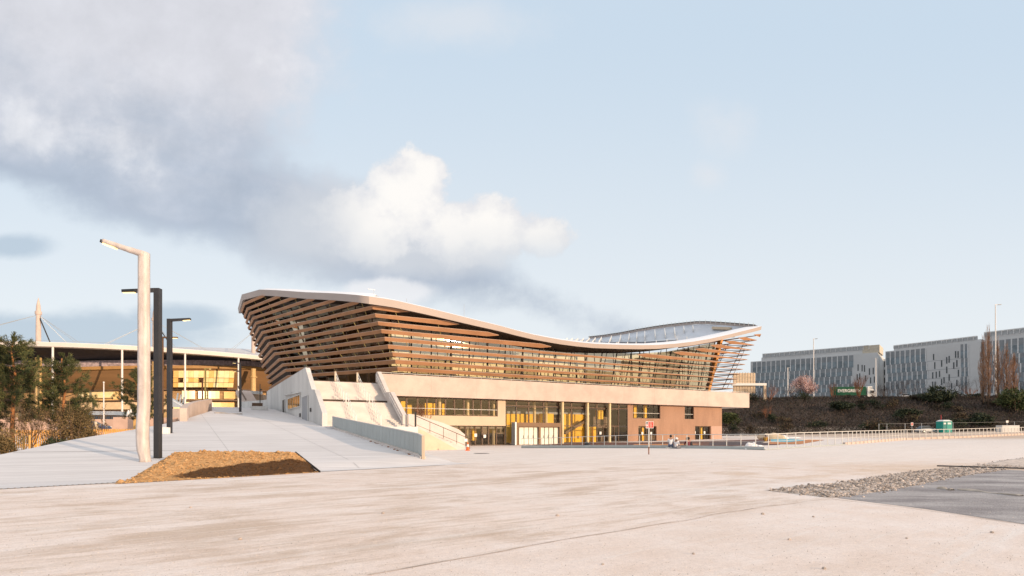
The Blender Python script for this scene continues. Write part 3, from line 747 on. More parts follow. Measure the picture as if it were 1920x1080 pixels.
# right ends of the upper-left rows, left starts of the upper-right rows
Rend = {8: 768.5, 7: 860, 6: 935, 5: 1033}
Lst = {5: 1195, 6: 1263, 7: 1303, 8: 1332, 9: 1360, 10: 1384, 11: 1414}
Cend = {9: (1180, 240), 10: (970, 215), 11: (785, 205), 12: (630, 185), 13: (475, 180), 14: (330, 178)}
FIN_H, FIN_T = .37, .11
def fin(name, pts, outs, ends=(0, 0), parent=AQ, pitch=.5, m=None):
    """slat of flat section swept along pts; outs = outward horizontal normal per segment"""
    n = len(pts); g = MB(); profs = []
    for i, p in enumerate(pts):
        if i == 0: o = outs[0]
        elif i == n - 1: o = outs[-1]
        else:
            o = (outs[i - 1] + outs[i]); o = o.normalized() / max(.5, math.sqrt((1 + outs[i - 1].dot(outs[i])) / 2))
        h = FIN_H + .19 * sst(-6, 3, (p - P0).dot(UF)) * (1 if (p - P0).dot(WB) < 4 else 0)
        if (i == 0 and ends[0]) or (i == n - 1 and ends[1]): h = .06
        dn = Vector((0, 0, -1)); up = (-dn + o * pitch).normalized() if False else (Vector((0, 0, 1)) + o * pitch).normalized()   # the board leans outwards towards its top
        nr = (o - Vector((0, 0, pitch))).normalized()
        profs.append([p - up * h / 2 + nr * FIN_T / 2, p + up * h / 2 + nr * FIN_T / 2, p + up * h / 2 - nr * FIN_T / 2, p - up * h / 2 - nr * FIN_T / 2])
    g.sweep(pts, profs)
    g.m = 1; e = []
    for pr in profs:                       # lip along the board's top, coloured paler as if the sun caught it
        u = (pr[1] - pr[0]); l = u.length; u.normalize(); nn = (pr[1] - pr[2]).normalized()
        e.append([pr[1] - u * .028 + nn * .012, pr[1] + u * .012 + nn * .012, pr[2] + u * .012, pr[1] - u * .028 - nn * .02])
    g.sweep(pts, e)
    return A_(name, g, [m or M['louvre'], M['louvre_sunlit_edge']])
def outn(a, b, ref):
    d = (b - a); d.z = 0; d.normalize(); o = Vector((d.y, -d.x, 0))
    return o if o.dot(ref) > 0 else -o
toward = Vector((.2, -1, 0)); leftw = Vector((-1, -.3, 0)); rightw = Vector((1, .3, 0))
def cham_point(k, t): return Bpt[k].lerp(Apt[k], t)
for k in range(15):
    L = 23 - 17 * k / 14; E = Bpt[k] + VB * L; E.z = Bpt[k].z
    E2 = E + Vector((.25, .97, 0)) * (6 + k * .6)
    pts = [E2, E, Bpt[k]]; outs = [outn(E2, E, leftw), outn(E, Bpt[k], leftw)]
    if k <= 8:
        pts.append(Apt[k]); outs.append(outn(Bpt[k], Apt[k], toward))
        if k <= 4:
            pts.append(Cpt[k]); outs.append(outn(Apt[k], Cpt[k], toward)); ends = (0, 1)
        else:
            t, _ = tz(Rend[k], 600, wz(zk(k))); e = LT(t, wz(zk(k)), zk(k)); e1 = LT(t - 1.6, wz(zk(k)), zk(k))
            pts += [e1, e]; outs += [outn(Apt[k], e, toward)] * 2; ends = (0, 1)
    else:
        px, py = 430 + Cend[k][0] / 4.8, 520 + Cend[k][1] / 4.8
        a, b = Bpt[k], Apt[k]; r = (px - CX) / F; d = b - a; q = (r * a.y - a.x) / (d.x - r * d.y); q = min(max(q, .1), .97)
        e = a + d * q; e1 = a + d * (q - .03); pts += [e1, e]; outs += [outn(a, b, toward)] * 2; ends = (0, 1)
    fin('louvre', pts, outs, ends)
for k in range(0, 12):
    c = Cpt[k]
    if k >= 5:
        t, _ = tz(Lst[k], 640, wz(zk(k))); s = LT(t, wz(zk(k)), zk(k)); s1 = LT(t + 1.6, wz(zk(k)), zk(k))
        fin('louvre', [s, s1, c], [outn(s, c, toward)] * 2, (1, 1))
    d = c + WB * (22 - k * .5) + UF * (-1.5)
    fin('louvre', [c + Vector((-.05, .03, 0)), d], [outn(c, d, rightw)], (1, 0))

# ---------------- roof
def edge_px(pts_long):
    out = []
    for px, py in pts_long:
        z = 14.0
        for _ in range(25):
            w = wz(z) - .75; t, zz = tz(px, py, w); z = .5 * z + .5 * zz
        out.append(LT(t, w, z))
    return out
long_pts = edge_px([(680, 568), (711, 572.3), (742.5, 577), (762, 581.5), (800, 589.6), (843, 599.6), (890, 610.5), (935, 620.5), (968, 629), (999.6, 636.4), (1025, 641), (1051.7, 645.6), (1083, 649.6), (1114, 652.6), (1163, 654.3), (1200, 654.8), (1230, 654.3), (1267.5, 651.5), (1300, 647.5), (1330, 642.3), (1350, 637.8), (1372, 632.6), (1393, 627.3), (1413, 622.4), (1427, 618.4)])
qa = long_pts[0]; tip = at(455, 562.7, 83.5)
ch = []
for px, py in ((488, 554), (520, 555.6), (576, 560.4), (610, 562), (645, 564.4)):
    r = (px - CX) / F; d = qa - tip; q = (r * tip.y - tip.x) / (d.x - r * d.y); p = tip + d * q; ch.append(at(px, py, p.y))
R2 = tip + VB * 9.5; R2.z = tip.z - .2
def chaikin(P, n=2):
    for _ in range(n):
        Q = [P[0]]
        for a, b in zip(P, P[1:]): Q += [a.lerp(b, .25), a.lerp(b, .75)]
        P = Q + [P[-1]]
    return P
_round = chaikin(ch[2:] + long_pts[:7])
near = [R2, tip] + ch[:2] + _round + long_pts[7:]                  # underside of the eaves, left back corner to right-hand tip
tipR = near[-1]
def right_edge(px, py):
    r = (px - CX) / F; t = (r * tipR.y - tipR.x) / (WB.x - r * WB.y); p = tipR + WB * t; return at(px, py, p.y)
far_r = [right_edge(*p) for p in ((1416, 615), (1390, 612.5), (1355, 609.7), (1326, 608), (1305, 608), (1284, 610), (1255, 613), (1226, 617), (1195, 622), (1163, 628), (1132, 632.5), (1104, 635.5))]
back_end = far_r[-1]
FH = .80
inw = []
for i, p in enumerate(near):
    d = near[min(i + 1, len(near) - 1)] - near[max(i - 1, 0)]; d.z = 0; d.normalize(); inw.append(Vector((-d.y, d.x, 0)))
def roof():
    # fascia: shallow outward-leaning board all along the eaves
    g = MB(); lo = [p for p in near]; hi = [p + Vector((0, 0, FH - .22 * sst(-5, 25, (p - P0).dot(UF)))) - v * .12 for p, v in zip(near, inw)]
    ins = [p + v * .35 + Vector((0, 0, .05)) for p, v in zip(near, inw)]
    g.grid([hi, lo, ins]); 
    # right-hand fascia
    r_lo = [tipR] + far_r; r_hi = [p + Vector((0, 0, .5)) for p in r_lo]
    g.grid([r_lo, r_hi]); A_('roof_fascia', g, M['fascia'], smooth=True, fix=False).modifiers.new('split', 'EDGE_SPLIT').split_angle = R(28)
    # bevelled rim above the fascia
    b1 = [p + v * 1.1 + Vector((0, 0, .38)) for p, v in zip(hi, inw)]; b2 = [p + v * 2.8 + Vector((0, 0, .62)) for p, v in zip(hi, inw)]
    # keep the last points of the rim on the right-hand edge
    for lst, q in ((b1, .02), (b2, .05)):
        for j in range(1, 5):
            f = (5 - j) / 5
            lst[-j] = lst[-j].lerp(tipR.lerp(far_r[0], .5) + Vector((0, 0, .55)), f * .5) if j > 1 else tipR + (far_r[0] - tipR) * (.4 + q) + Vector((0, 0, .5))
    g = MB(); g.grid([hi, b1, b2]); A_('roof_rim', g, M['roof'], smooth=True, fix=False)
    # roof sheet from the rim to the right-hand and back edges
    n = len(b2); back = []
    L = [0.0]
    for i in range(1, n): L.append(L[-1] + (b2[i] - b2[i - 1]).length)
    # back edge: left back corner to the far right corner, then down the right-hand edge to the tip
    bk = [R2 + Vector((0, 0, FH))] + [R2.lerp(back_end, i / 12) + Vector((0, 0, .4 * (1 - i / 12) - 3.0 * math.sin(math.pi * i / 12) * .6)) for i in range(1, 12)] + far_r[::-1]
    LB = [0.0]
    for i in range(1, len(bk)): LB.append(LB[-1] + (bk[i] - bk[i - 1]).length)
    def samp(pl, ln, f):
        s = f * ln[-1]
        for i in range(1, len(pl)):
            if s <= ln[i] + 1e-6: return pl[i - 1].lerp(pl[i], (s - ln[i - 1]) / max(1e-6, ln[i] - ln[i - 1]))
        return pl[-1]
    rows = []
    for j in range(15):
        v = j / 14; row = []
        for i in range(n):
            f = L[i] / L[-1]; q = samp(bk, LB, f)
            p = b2[i].lerp(q, v); row.append(p + Vector((0, 0, -1.7 * math.sin(math.pi * v) * (1 if f < .98 else 0))))
        rows.append(row)
    global ROOFROWS; ROOFROWS = rows
    g = MB(); g.grid(rows); A_('roof_sheet', g, M['roofin'], smooth=True, fix=False)
    # soffit
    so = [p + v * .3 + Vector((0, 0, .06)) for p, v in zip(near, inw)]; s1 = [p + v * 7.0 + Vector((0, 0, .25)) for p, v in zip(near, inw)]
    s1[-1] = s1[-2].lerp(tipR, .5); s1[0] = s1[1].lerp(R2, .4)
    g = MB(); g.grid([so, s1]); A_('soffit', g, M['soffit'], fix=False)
    # raised kerb and guard rail round the far edge, fall-arrest posts
    g = MB(); P = far_r[:]; 
    for a, b in zip(P, P[1:]): g.bar(a + Vector((0, 0, .52)), b + Vector((0, 0, .52)), .2, .10)
    A_('roof_upstand', g, M['dark'])
    g = MB(); k = 0
    for a, b in zip(P, P[1:]):
        m = max(1, int((b - a).length / .9))
        for i in range(m):
            p = a.lerp(b, i / m); g = MB(); g.bar(p + Vector((-.4, -.2, .1)), p + Vector((-.4, -.2, .80)), .07, .05); A_('roof_guard_post', g, M['metal'])
roof()
# rows of skylight ribs and a curved kerb on the visible half of the roof
def roof_pt(f, v):
    n = len(ROOFROWS[0]); x = f * (n - 1); i = min(int(x), n - 2); y = v * 14; j = min(int(y), 13)
    a = ROOFROWS[j][i].lerp(ROOFROWS[j][i + 1], x - i); b = ROOFROWS[j + 1][i].lerp(ROOFROWS[j + 1][i + 1], x - i); return a.lerp(b, y - j)
mk = mat('grey_roof_kerb', (.20, .21, .23), .5); mp = mat('pale_solar_panel', (.42, .47, .55), .25, .05, spec=.6)
g = MB(); P = [roof_pt(f, v) for f, v in ((.60, .10), (.64, .22), (.70, .42), (.76, .60), (.80, .66), (.84, .62), (.87, .50), (.90, .30))]
for a, b in zip(P, P[1:]): g.bar(a + Vector((0, 0, .3)), b + Vector((0, 0, .3)), .5, .65)
A_('roof_kerb', g, mk)
for v, f0, f1, m in ((.30, .72, .84, 12), (.42, .745, .85, 11), (.54, .765, .84, 9), (.72, .74, .90, 17), (.82, .76, .92, 17), (.34, .86, .91, 6)):
    g = MB()
    for i in range(m):
        f = f0 + (f1 - f0) * i / (m - 1); a = roof_pt(f, v - .04); b = roof_pt(f, v + .04); g.bar(a + Vector((0, 0, .45)), b + Vector((0, 0, .55)), .10, .8)
    A_('skylight_ribs', g, M['white'])
g = MB(); a, b = roof_pt(.945, .86), roof_pt(.965, .86); g.bar(a + Vector((0, 0, .3)), b + Vector((0, 0, .3)), .8, .45); A_('roof_plant', g, M['cream'])
for f, v in ((.665, .05), (.50, .02), (.36, .0)):
    a = roof_pt(f, v); g = MB(); g.tube(a, a + Vector((0, 0, 2.2 if f > .6 else .9)), .03, .015, 6); A_('lightning_rod', g, M['metal'])
a, b = roof_pt(.335, .0), roof_pt(.365, .0); g = MB(); g.bar(a + Vector((0, 0, .9)), b + Vector((0, 0, .9)), .03, .03); A_('safety_line', g, M['metal'])

# ---------------- upper glazing behind the louvres
def roof_z(p):
    """eaves height over a plan point near the facade"""
    best = 1e9; z = 12
    for a, b in zip(near, near[1:]):
        d = b - a; d2 = d.x * d.x + d.y * d.y; q = max(0, min(1, ((p.x - a.x) * d.x + (p.y - a.y) * d.y) / d2)); c = a + d * q
        e = (c.x - p.x) ** 2 + (c.y - p.y) ** 2
        if e < best: best = e; z = c.z
    return z
WU = 4.6
GA = LT(.8, WU, 0); GB = Vector((-27.6, 78.6, 0)); GE = GB + VB * 24; GC = LT(tx(1322, WU), WU, 0); GCt = LT(tx(1352, WU), WU, 0)
def glaze(a, b, n, at_top=None, gl='glass_up', lean=Vector((0, 0, 0)), post='dark', kk=1):
    for i in range(n):
        p, q = a.lerp(b, i / n), a.lerp(b, (i + 1) / n)
        zp, zq = roof_z(p) + .15, roof_z(q) + .15; lp, lq = lean * (zp - ZF), lean * (zq - ZF)
        if at_top is not None:
            lp = lp + (at_top - b) * (i / n) ** 2; lq = lq + (at_top - b) * ((i + 1) / n) ** 2
        g = MB(); e = (q - p) * .008
        g.quad(p + e + Vector((0, 0, ZF)), q - e + Vector((0, 0, ZF)), q - e + lq + Vector((0, 0, zq)), p + e + lp + Vector((0, 0, zp))); A_('glass_bay', g, M['glass_up2' if gl == 'glass_up' and (i * 7 + 3) % 5 in (0, 2) else gl], fix=False)
        g = MB(); inn = Vector((.1, .15, 0)); g.bar(p + Vector((0, 0, ZF)), p + lp + Vector((0, 0, zp)), .11, .16, (1, 0, 0))
        for h in (.22, .47, .72):
            u, v = p.lerp(p + lp + Vector((0, 0, zp - ZF)), h), q.lerp(q + lq + Vector((0, 0, zq - ZF)), h)
            if kk and (i % 3 == 0) and h == .47: g.bar(u + Vector((0, 0, ZF)), v + Vector((0, 0, ZF)), .06, .05 if h != .47 else .12)
        A_('mullion', g, M[post])
glaze(GA, GC, 21, GCt)
def glaze2(a, b, at_, bt, n, gl, post):
    for i in range(n):
        p, q, pt, qt = a.lerp(b, i / n), a.lerp(b, (i + 1) / n), at_.lerp(bt, i / n), at_.lerp(bt, (i + 1) / n)
        e = (q - p) * .006
        g = MB(); g.quad(p + e, q - e, qt - e, pt + e); A_('glass_bay', g, M[gl], fix=False)
        g = MB(); g.bar(p, pt, .10, .16, (1, 0, 0)); A_('mullion', g, M[post])
def up(p, z): return Vector((p.x, p.y, z))
CI = Vector((.42, .75, 0))
GBt = up(Bpt[13] + CI * 2.6 + Vector((1.2, 0, 0)), 20.6); GAt = up(long_pts[0] + CI * 3.4 + Vector((.6, .4, 0)), long_pts[0].z + .3)
GB = up(Bpt[0] + CI * 2.2 + Vector((.8, 0, 0)), ZF)
GEt = GBt + VB * 10; GE = GB + VB * 24
glaze2(GB, up(GA, ZF), GBt, GAt, 9, 'glass_ch', 'bronze')
glaze2(GE, GB, GEt, GBt, 7, 'glass_ch', 'bronze')
g = MB(); iv = US * 2.5; g.quad(GE + iv, GB + iv + VB * 3, GBt + iv + VB * 2, GEt + iv); A_('interior_back_wall', g, M['inside'], fix=False)
g = MB(); rows = []
for k in range(15):
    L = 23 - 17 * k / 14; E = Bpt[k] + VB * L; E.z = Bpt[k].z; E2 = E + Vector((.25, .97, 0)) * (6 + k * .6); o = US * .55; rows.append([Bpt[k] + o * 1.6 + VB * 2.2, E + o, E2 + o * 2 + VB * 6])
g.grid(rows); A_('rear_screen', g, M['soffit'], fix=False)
g = MB(); g.quad(up(GA, ZF), up(GA, ZF) + UF * .01, GAt + UF * .01, GAt); 
g = MB(); g.add([up(GA, ZF) + UF * .02, LT(.8, WU, roof_z(GA) + .2) + UF * .02, GAt], [(0, 1, 2)]); A_('glass_bay', g, M['glass_ch'], fix=False)
glaze(GC, GC + WB * 24, 7, None, 'glass_ch', Vector((.2, .1, 0)), 'dark', 0)
g = MB(); g.bar(GC + Vector((0, 0, ZF)), GCt + Vector((0, 0, roof_z(GCt) + .2)), .75, .5, UF); A_('corner_column', g, mat('orange_corner', (.62, .27, .06), .6))
# raking steel props between the slab and the roof
random.seed(11)
for i in range(15):
    t = 3.2 + i * 3.55; top = roof_z(LT(t, 2, 0)) + .1
    for sgn in (-1, 1):
        g = MB(); a = LT(t, 3.2, ZF); b = LT(t + sgn * 1.25, 2.1 + wz(top) * .55, top); g.tube(a, b, .05, n=6); A_('raking_prop', g, M['dark'])
    if i % 3 == 1:
        g = MB(); g.tube(LT(t + 1.7, 3.6, ZF), LT(t + 1.7, 3.6, top + .1), .10, n=8); A_('steel_post', g, M['dark'])
for i in range(7):
    t = 2 + i * 7.6; g = MB(); top = roof_z(LT(t, 2, 0)); z = ZF + 1.0
    g.bar(LT(t, 3.4, ZF + 2.2), LT(t + 7.0, 3.4, ZF + 2.05), .06, .10); A_('ledger_beam', g, M['dark'])
# brackets that carry the louvres: rods following the slope
def hanger(fpt, kmax, m=M['hanger'], r=.035, kmin=0, name='louvre_hanger'):
    P = [fpt(k) for k in range(kmin, kmax + 1)]; g = MB(); g.path([p for p in P], r, 5); A_(name, g, m)
ctop = {k: None for k in range(15)}
for t in (.10, .22, .34, .46, .58, .70, .82, .93):
    km = 8
    for k in range(9, 15):
        px = 430 + Cend[k][0] / 4.8; a, b = Bpt[k], Apt[k]; p = a.lerp(b, t)
        if CX + p.x / p.y * F < px: km = k
    hanger(lambda k: cham_point(k, t) + Vector((.10, .20, 0)), km)
for i in range(13):
    t = .04 + i * .078
    def f(k, t=t): return Apt[min(k, 8)].lerp(Cpt[min(k, 11)], t) + Vector((-.06, .22, 0)) + (Vector((0, 0, 0)) if k <= 8 else dA * 0)
    km = 4
    for k in range(5, 9):
        p = f(k); px = CX + p.x / p.y * F
        if px < Rend[k] or px > Lst[k]: km = k
        else: break
    hanger(f, km, M['bronze'] if i > 1 else M['hanger'])
for j in range(4):
    hanger(lambda k: Cpt[min(k, 11)] + WB * (2.0 + 3.4 * j) + Vector((-.3, 0, 0)), 10, M['dark'], .06, name='louvre_bracket')
for k in range(0, 11, 1):
    g = MB(); c = Cpt[k]; g.bar(c + WB * .8 - UF * .8, c + WB * 3.5 - UF * 4.2, .07, .09); A_('louvre_bracket', g, M['dark'])
# dark core inside, seen through the glass
g = MB(); q = [LT(6, 13, 0), LT(tx(1290, 13), 13, 0), LT(tx(1290, 13), 30, 0), LT(-6, 30, 0)]; g.prism(q, ZF, 12.2); A_('interior_core', g, M['inside'])
g = MB(); q = [GB + Vector((5, 4, 0)), LT(4, 9.0, 0), LT(4, 26, 0), GB + VB * 22 + US * 5]; qt = [GBt + Vector((5, 4, 0)), LT(2, 9.0, 15.6), LT(2, 26, 15.6), GBt + VB * 9 + US * 6]; g.hexa([up(p, ZF) for p in q], qt); A_('interior_core', g, mat('warm_interior', (.26, .165, .095), .8, .35, .35))
for i in range(26):
    t = tx(720, WU) + 0; p = GB.lerp(GA, (i + .5) / 26); 
    if i % 2: continue
    g = MB(); g.bar(p + Vector((.5, .8, ZF + .1)), p + Vector((.5, .8, ZF + 1.9)), .55, .08, (1, 0, 0)); A_('foyer_panel', g, M['metal'])

# ---------------- side wall along the ramp: constant top, openings
ZT = 8.45
def sx(px, t=0.0):
    A = SO + US * t; r = (px - CX) / F; return (r * A.y - A.x) / (VS.x - r * VS.y)
def sz(px, py, t=0.0):
    s = sx(px, t); p = SO + US * t + VS * s; return EYE + (HY - py) / F * p.y
def gz(s): p = LS(0, s, 0); return rz_at(p.x, p.y)
segs = [(9.6, 24.5), (24.52, 36), (36.02, 48)]
for a, b in segs:
    g = MB(); lo = []; n = 8
    pr = [LS(0, a + (b - a) * i / n, 0) for i in range(n + 1)]
    front = [[(p.x, p.y, rz_at(p.x, p.y) - .5) for p in pr], [(p.x, p.y, ZT) for p in pr], [(p.x + US.x * .4, p.y + US.y * .4, ZT) for p in pr], [(p.x + US.x * .4, p.y + US.y * .4, 0) for p in pr]]
    g.grid(front); A_('side_wall', g, M['conc'], fix=False)
def side_panel(name, x0, x1, y0, y1, m, off=-.03, th=.05, frame=True, ybot=None):
    s0, s1 = sx(x1), sx(x0); xm = (x0 + x1) / 2; z0, z1 = sz(xm, y1), sz(xm, y0)
    g = MB(); g.obox(LS(0, 0, 0), US, VS, off - th, off, s0, s1, z0, z1); o = A_(name, g, m); 
    if frame:
        g = MB(); 
        for a, b, c, d in ((s0 - .08, s0, z0 - .08, z1 + .08), (s1, s1 + .08, z0 - .08, z1 + .08), (s0, s1, z1, z1 + .08), (s0, s1, z0 - .08, z0)):
            g.obox(LS(0, 0, 0), US, VS, off - th - .04, off + .01, a, b, c, d)
        g.build('frame', M['conc'], o)
    return o, s0, s1, z0, z1
side_panel('steel_door', 568, 578.4, 743.5, 790.5, M['greydoor'])
o, s0, s1, z0, z1 = side_panel('window', 541, 563.6, 744.5, 764.5, glassmat('side_window_glass', (.1, .08, .05), .55, (1, .8, .5), .05), -.03)
for i in range(1, 7): s = s0 + (s1 - s0) * i / 7; g = MB(); g.obox(LS(0, 0, 0), US, VS, -.12, -.081, s - .05, s + .05, z0, z1); g.build('mullion', M['cream'], o)
side_panel('steel_door', 531, 535, 750, 774, M['dark'])
g = MB(); a = LS(0, sx(536), sz(536, 741.5)); b = LS(0, sx(565), sz(565, 735.5)); g.bar(a - US * .12, b - US * .12, .3, .10); A_('window_hood', g, M['conc'])
side_panel('vent', 562.2, 564.2, 775, 781.5, M['dark'], frame=False); side_panel('vent', 582, 584, 765, 772, M['dark'], frame=False)
g = MB(); p = LS(-.2, sx(551), sz(551, 737.5)); g.bar(p, p + VS * .5, .12, .12); A_('camera_housing', g, M['dark'])
g = MB(); g.path([LS(.15, 9.7, ZT + .12), LS(.15, 47, ZT + .12)], .03, 6)
for i in range(26): s = 9.7 + i * 1.45; g.bar(LS(.15, s, ZT - .01), LS(.15, s, ZT + .12), .03, .03)
A_('parapet_rail', g, M['metal'])
# ------------------------------------------------------------------ great outdoor staircase
ST = thing('outdoor_staircase', 'broad pale concrete flight of steps with white handrails climbing to the louvred building', 'staircase', (-13, 56, 2.2))
S_ = lambda n, mb, m, **k: mb.build(n, m, ST, **k)
ZS = 2.27
def flight(s0, z0, n, rise, run, t0, t1, name='step'):
    for i in range(n):
        g = MB(); s = s0 + i * run; z = z0 + i * rise
        g.obox(LS(0, 0, 0), US, VS, t0, t1, s, s + run + .25, z - .15 if i else z - .3, z + rise - .001 * i); S_(name, g, M['step'], bevel=.012)
n1, n2 = 15, 14; r1, r2 = (4.76 - ZS) / n1, (7.1 - 4.76) / n2
flight(0.0, ZS, n1, r1, 4.0 / n1, .45, TS)
flight(5.2, 4.76, n2, r2, 3.8 / n2, .45, TS)
g = MB(); g.obox(LS(0, 0, 0), US, VS, .45, TS, 4.26, 5.2, 4.5, 4.755); S_('landing', g, M['step'])
g = MB(); g.obox(LS(0, 0, 0), US, VS, .45, TS, 5.15, 5.197, 4.757, 4.76 + .26); S_('landing_shadow_strip', g, M['soffit'])
g = MB(); g.obox(LS(0, 0, 0), US, VS, .45, TS, 8.90, 8.985, 7.0, 7.19); S_('landing_shadow_strip', g, M['soffit'])
g = MB(); g.obox(LS(0, 0, 0), US, VS, .0, TS + .45, 9.06, 9.4, 5.0, 7.05); S_('landing', g, M['step'])
g = MB(); g.obox(LS(0, 0, 0), US, VS, 0, TS + .4, -3.2, -.002, -.3, ZS); S_('lower_platform', g, M['ramp'])
def cheek(t0, t1, prof, m, name='side_parapet'):
    g = MB(); lo = [LS(t0, s, z) for s, z in prof]; hi = [LS(t1, s, z) for s, z in prof]; g.hexa(lo, hi); return S_(name, g, m)
# left cheek wall; its outer face continues the side wall of the building
cheek(0, .45, [(0, 0), (9.58, 0), (9.58, ZT), (9.25, ZT), (8.75, 8.15), (8.55, 7.95), (5.45, 5.95), (3.95, 5.85), (.02, 3.5)], M['conc'])
# right cheek wall
cheek(TS + .002, TS + .42, [(0, 0), (9.3, 0), (9.3, ZB1 - .02), (8.9, ZB1 - .03), (5.6, 5.95), (4.0, 5.85), (.02, 3.4)], M['step'])
def handrail(t, s0, z0, s1, z1, ext=.35, n=3, h=.95, side=False):
    g = MB(); a, b = LS(t, s0, z0 + h), LS(t, s1, z1 + h)
    g.path([LS(t, s0 - ext, z0 + h - .02), a, b, LS(t, s1 + ext, z1 + h)], .022, 6)
    a2, b2 = LS(t, s0, z0 + h * .62), LS(t, s1, z1 + h * .62); g.path([a2, b2], .022, 6)
    if not side:
        for i in range(n + 1): f = i / n; g.tube(LS(t, s0 + (s1 - s0) * f, z0 + (z1 - z0) * f - .02), LS(t, s0 + (s1 - s0) * f, z0 + (z1 - z0) * f + h), .03, n=6)
        for sg in ((s0 - ext, z0), (s1 + ext, z1)): g.tube(LS(t, sg[0], sg[1]), LS(t, sg[0], sg[1] + h), .035, n=6)
    else:
        for i in range(n + 1): f = i / n; p = LS(t, s0 + (s1 - s0) * f, z0 + (z1 - z0) * f + h); g.bar(p, p + US * .14, .02, .02)
    S_('handrail', g, M['white'])
for t in (2.75, 5.05):
    for dt in (.25,):
        handrail(t + dt, .2, ZS + .15, 4.0, 4.76, .3, 4); handrail(t + dt, 5.4, 4.9, 8.85, 7.1, .3, 4)
    g = MB(); g.obox(LS(0, 0, 0), US, VS, t + .16, t + .34, 9.1, 9.25, 7.1, 8.2); S_('newel_post', g, M['cream'])
handrail(TS - .14, .2, ZS + .15, 4.0, 4.76, .1, 4, .95, True); handrail(TS - .14, 5.4, 4.9, 8.85, 7.1, .1, 4, .95, True)
# ------------------------------------------------------------------ small flight down to the court
SM = thing('side_staircase', 'narrow concrete flight running down to the court behind the grey balustrade', 'staircase', (-7, 57, .1))
m_ = lambda n, mb, m, **k: mb.build(n, m, SM, **k)
TE = 13.6; nn = 13
for i in range(nn):
    t = TS + .9 + i * (TE - TS - 1.3) / nn; z = ZS - (i + 1) * (ZS - .12) / nn
    g = MB(); g.obox(LS(0, 0, 0), US, VS, t, t + (TE - TS - 1.3) / nn + .004, -2.2, -.36, -.2, z + .001); m_('step', g, M['step'])
g = MB(); g.obox(LS(0, 0, 0), US, VS, TS + .41, TS + .9, -2.2, -.36, -.2, ZS - .004); m_('landing', g, M['step'])
def cheek2(s0, s1, prof, m, name='side_parapet'):
    g = MB(); lo = [LS(t, s0, z) for t, z in prof]; hi = [LS(t, s1, z) for t, z in prof]; g.hexa(lo, hi); return m_(name, g, m)
cheek2(-.35, -.05, [(TS + .44, -.2), (TE + .1, -.2), (TE + .1, 1.55), (TE - .55, 2.05), (TE - 2.3, 2.72), (TS + .9, 3.50), (TS + .44, 3.52)], M['step'])
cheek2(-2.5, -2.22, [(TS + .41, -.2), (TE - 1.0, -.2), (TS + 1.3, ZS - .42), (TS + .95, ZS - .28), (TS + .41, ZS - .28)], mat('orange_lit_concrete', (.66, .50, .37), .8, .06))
g = MB(); a, b = LS(TS + .5, -2.36, ZS + 1.0), LS(TE - .3, -2.36, 1.15); g.path([a, b], .03, 6); g.path([a - Vector((0, 0, .8)), b - Vector((0, 0, .8))], .02, 6)
for i in range(5): p = a.lerp(b, i / 4); g.tube(p - Vector((0, 0, 1.0)), p, .025, n=6)
m_('handrail', g, M['bronze'])
for i in range(46):
    p = a.lerp(b, (i + .5) / 46)
    if i % 2 == 0: g = MB(); g.tube(p - Vector((0, 0, .8)), p, .010, n=4); m_('baluster', g, M['railm'])
g = MB(); p = LS(TS + .45, -2.36, 0); g.box(p.x - .06, p.x + .06, p.y - .15, p.y + .15, ZS, ZS + 1.35); m_('newel_plate', g, M['dark'])
g = MB(); p = LS(TE - .9, -2.52, 1.02); g.bar(p, p + US * .28, .02, .28); m_('sign_plate', g, M['white'])
# ------------------------------------------------------------------ balustrade of thin grey bars between ramp and yard
BA = thing('balustrade', 'long grey sheet-metal balustrade sloping down beside the ramp', 'balustrade', (-10, 40, 1))
e1 = Vector((-15.45, 49.6, 0)); e2 = Vector((-4.85, 31.4, 0)); e1.z, e2.z = rz_at(e1.x, e1.y), rz_at(e2.x, e2.y)
H1, H2 = 1.0, 1.22
dv = (e2 - e1).normalized()
b = lambda n, mb, m, **k: mb.build(n, m, BA, **k)
g = MB(); n = 30
for i in range(n):
    f0, f1 = i / n + .0008, (i + 1) / n - .0008
    p, q = e1.lerp(e2, f0), e1.lerp(e2, f1); p.z = rz_at(p.x, p.y); q.z = rz_at(q.x, q.y); h0, h1 = H1 + (H2 - H1) * f0, H1 + (H2 - H1) * f1; sv = Vector((-dv.y, dv.x, 0)) * .03
    g.hexa([p - sv + Vector((0, 0, .13)), q - sv + Vector((0, 0, .13)), q + sv + Vector((0, 0, .13)), p + sv + Vector((0, 0, .13))], [p - sv + Vector((0, 0, h0)), q - sv + Vector((0, 0, h1)), q + sv + Vector((0, 0, h1)), p + sv + Vector((0, 0, h0))])
b('metal_panel', g, M['panel'])
for i in range(n):
    p, q = e1.lerp(e2, i / n), e1.lerp(e2, (i + 1) / n); p.z = rz_at(p.x, p.y) + H1 + (H2 - H1) * i / n + .025; q.z = rz_at(q.x, q.y) + H1 + (H2 - H1) * (i + 1) / n + .025; g = MB(); g.bar(p, q, .10, .05); b('top_rail', g, M['railm'])
for i in range(n):
    p, q = e1.lerp(e2, i / n), e1.lerp(e2, (i + 1) / n); p.z = rz_at(p.x, p.y) + .03; q.z = rz_at(q.x, q.y) + .03; g = MB(); g.bar(p, q, .34, .16); b('kerb_stone', g, M['step'])
g = MB(); g.box(e2.x - .05, e2.x + .10, e2.y - .12, e2.y - .0, e2.z - .1, e2.z + H2 + .05); b('end_post', g, M['cream'])
random.seed(4)
g = MB()
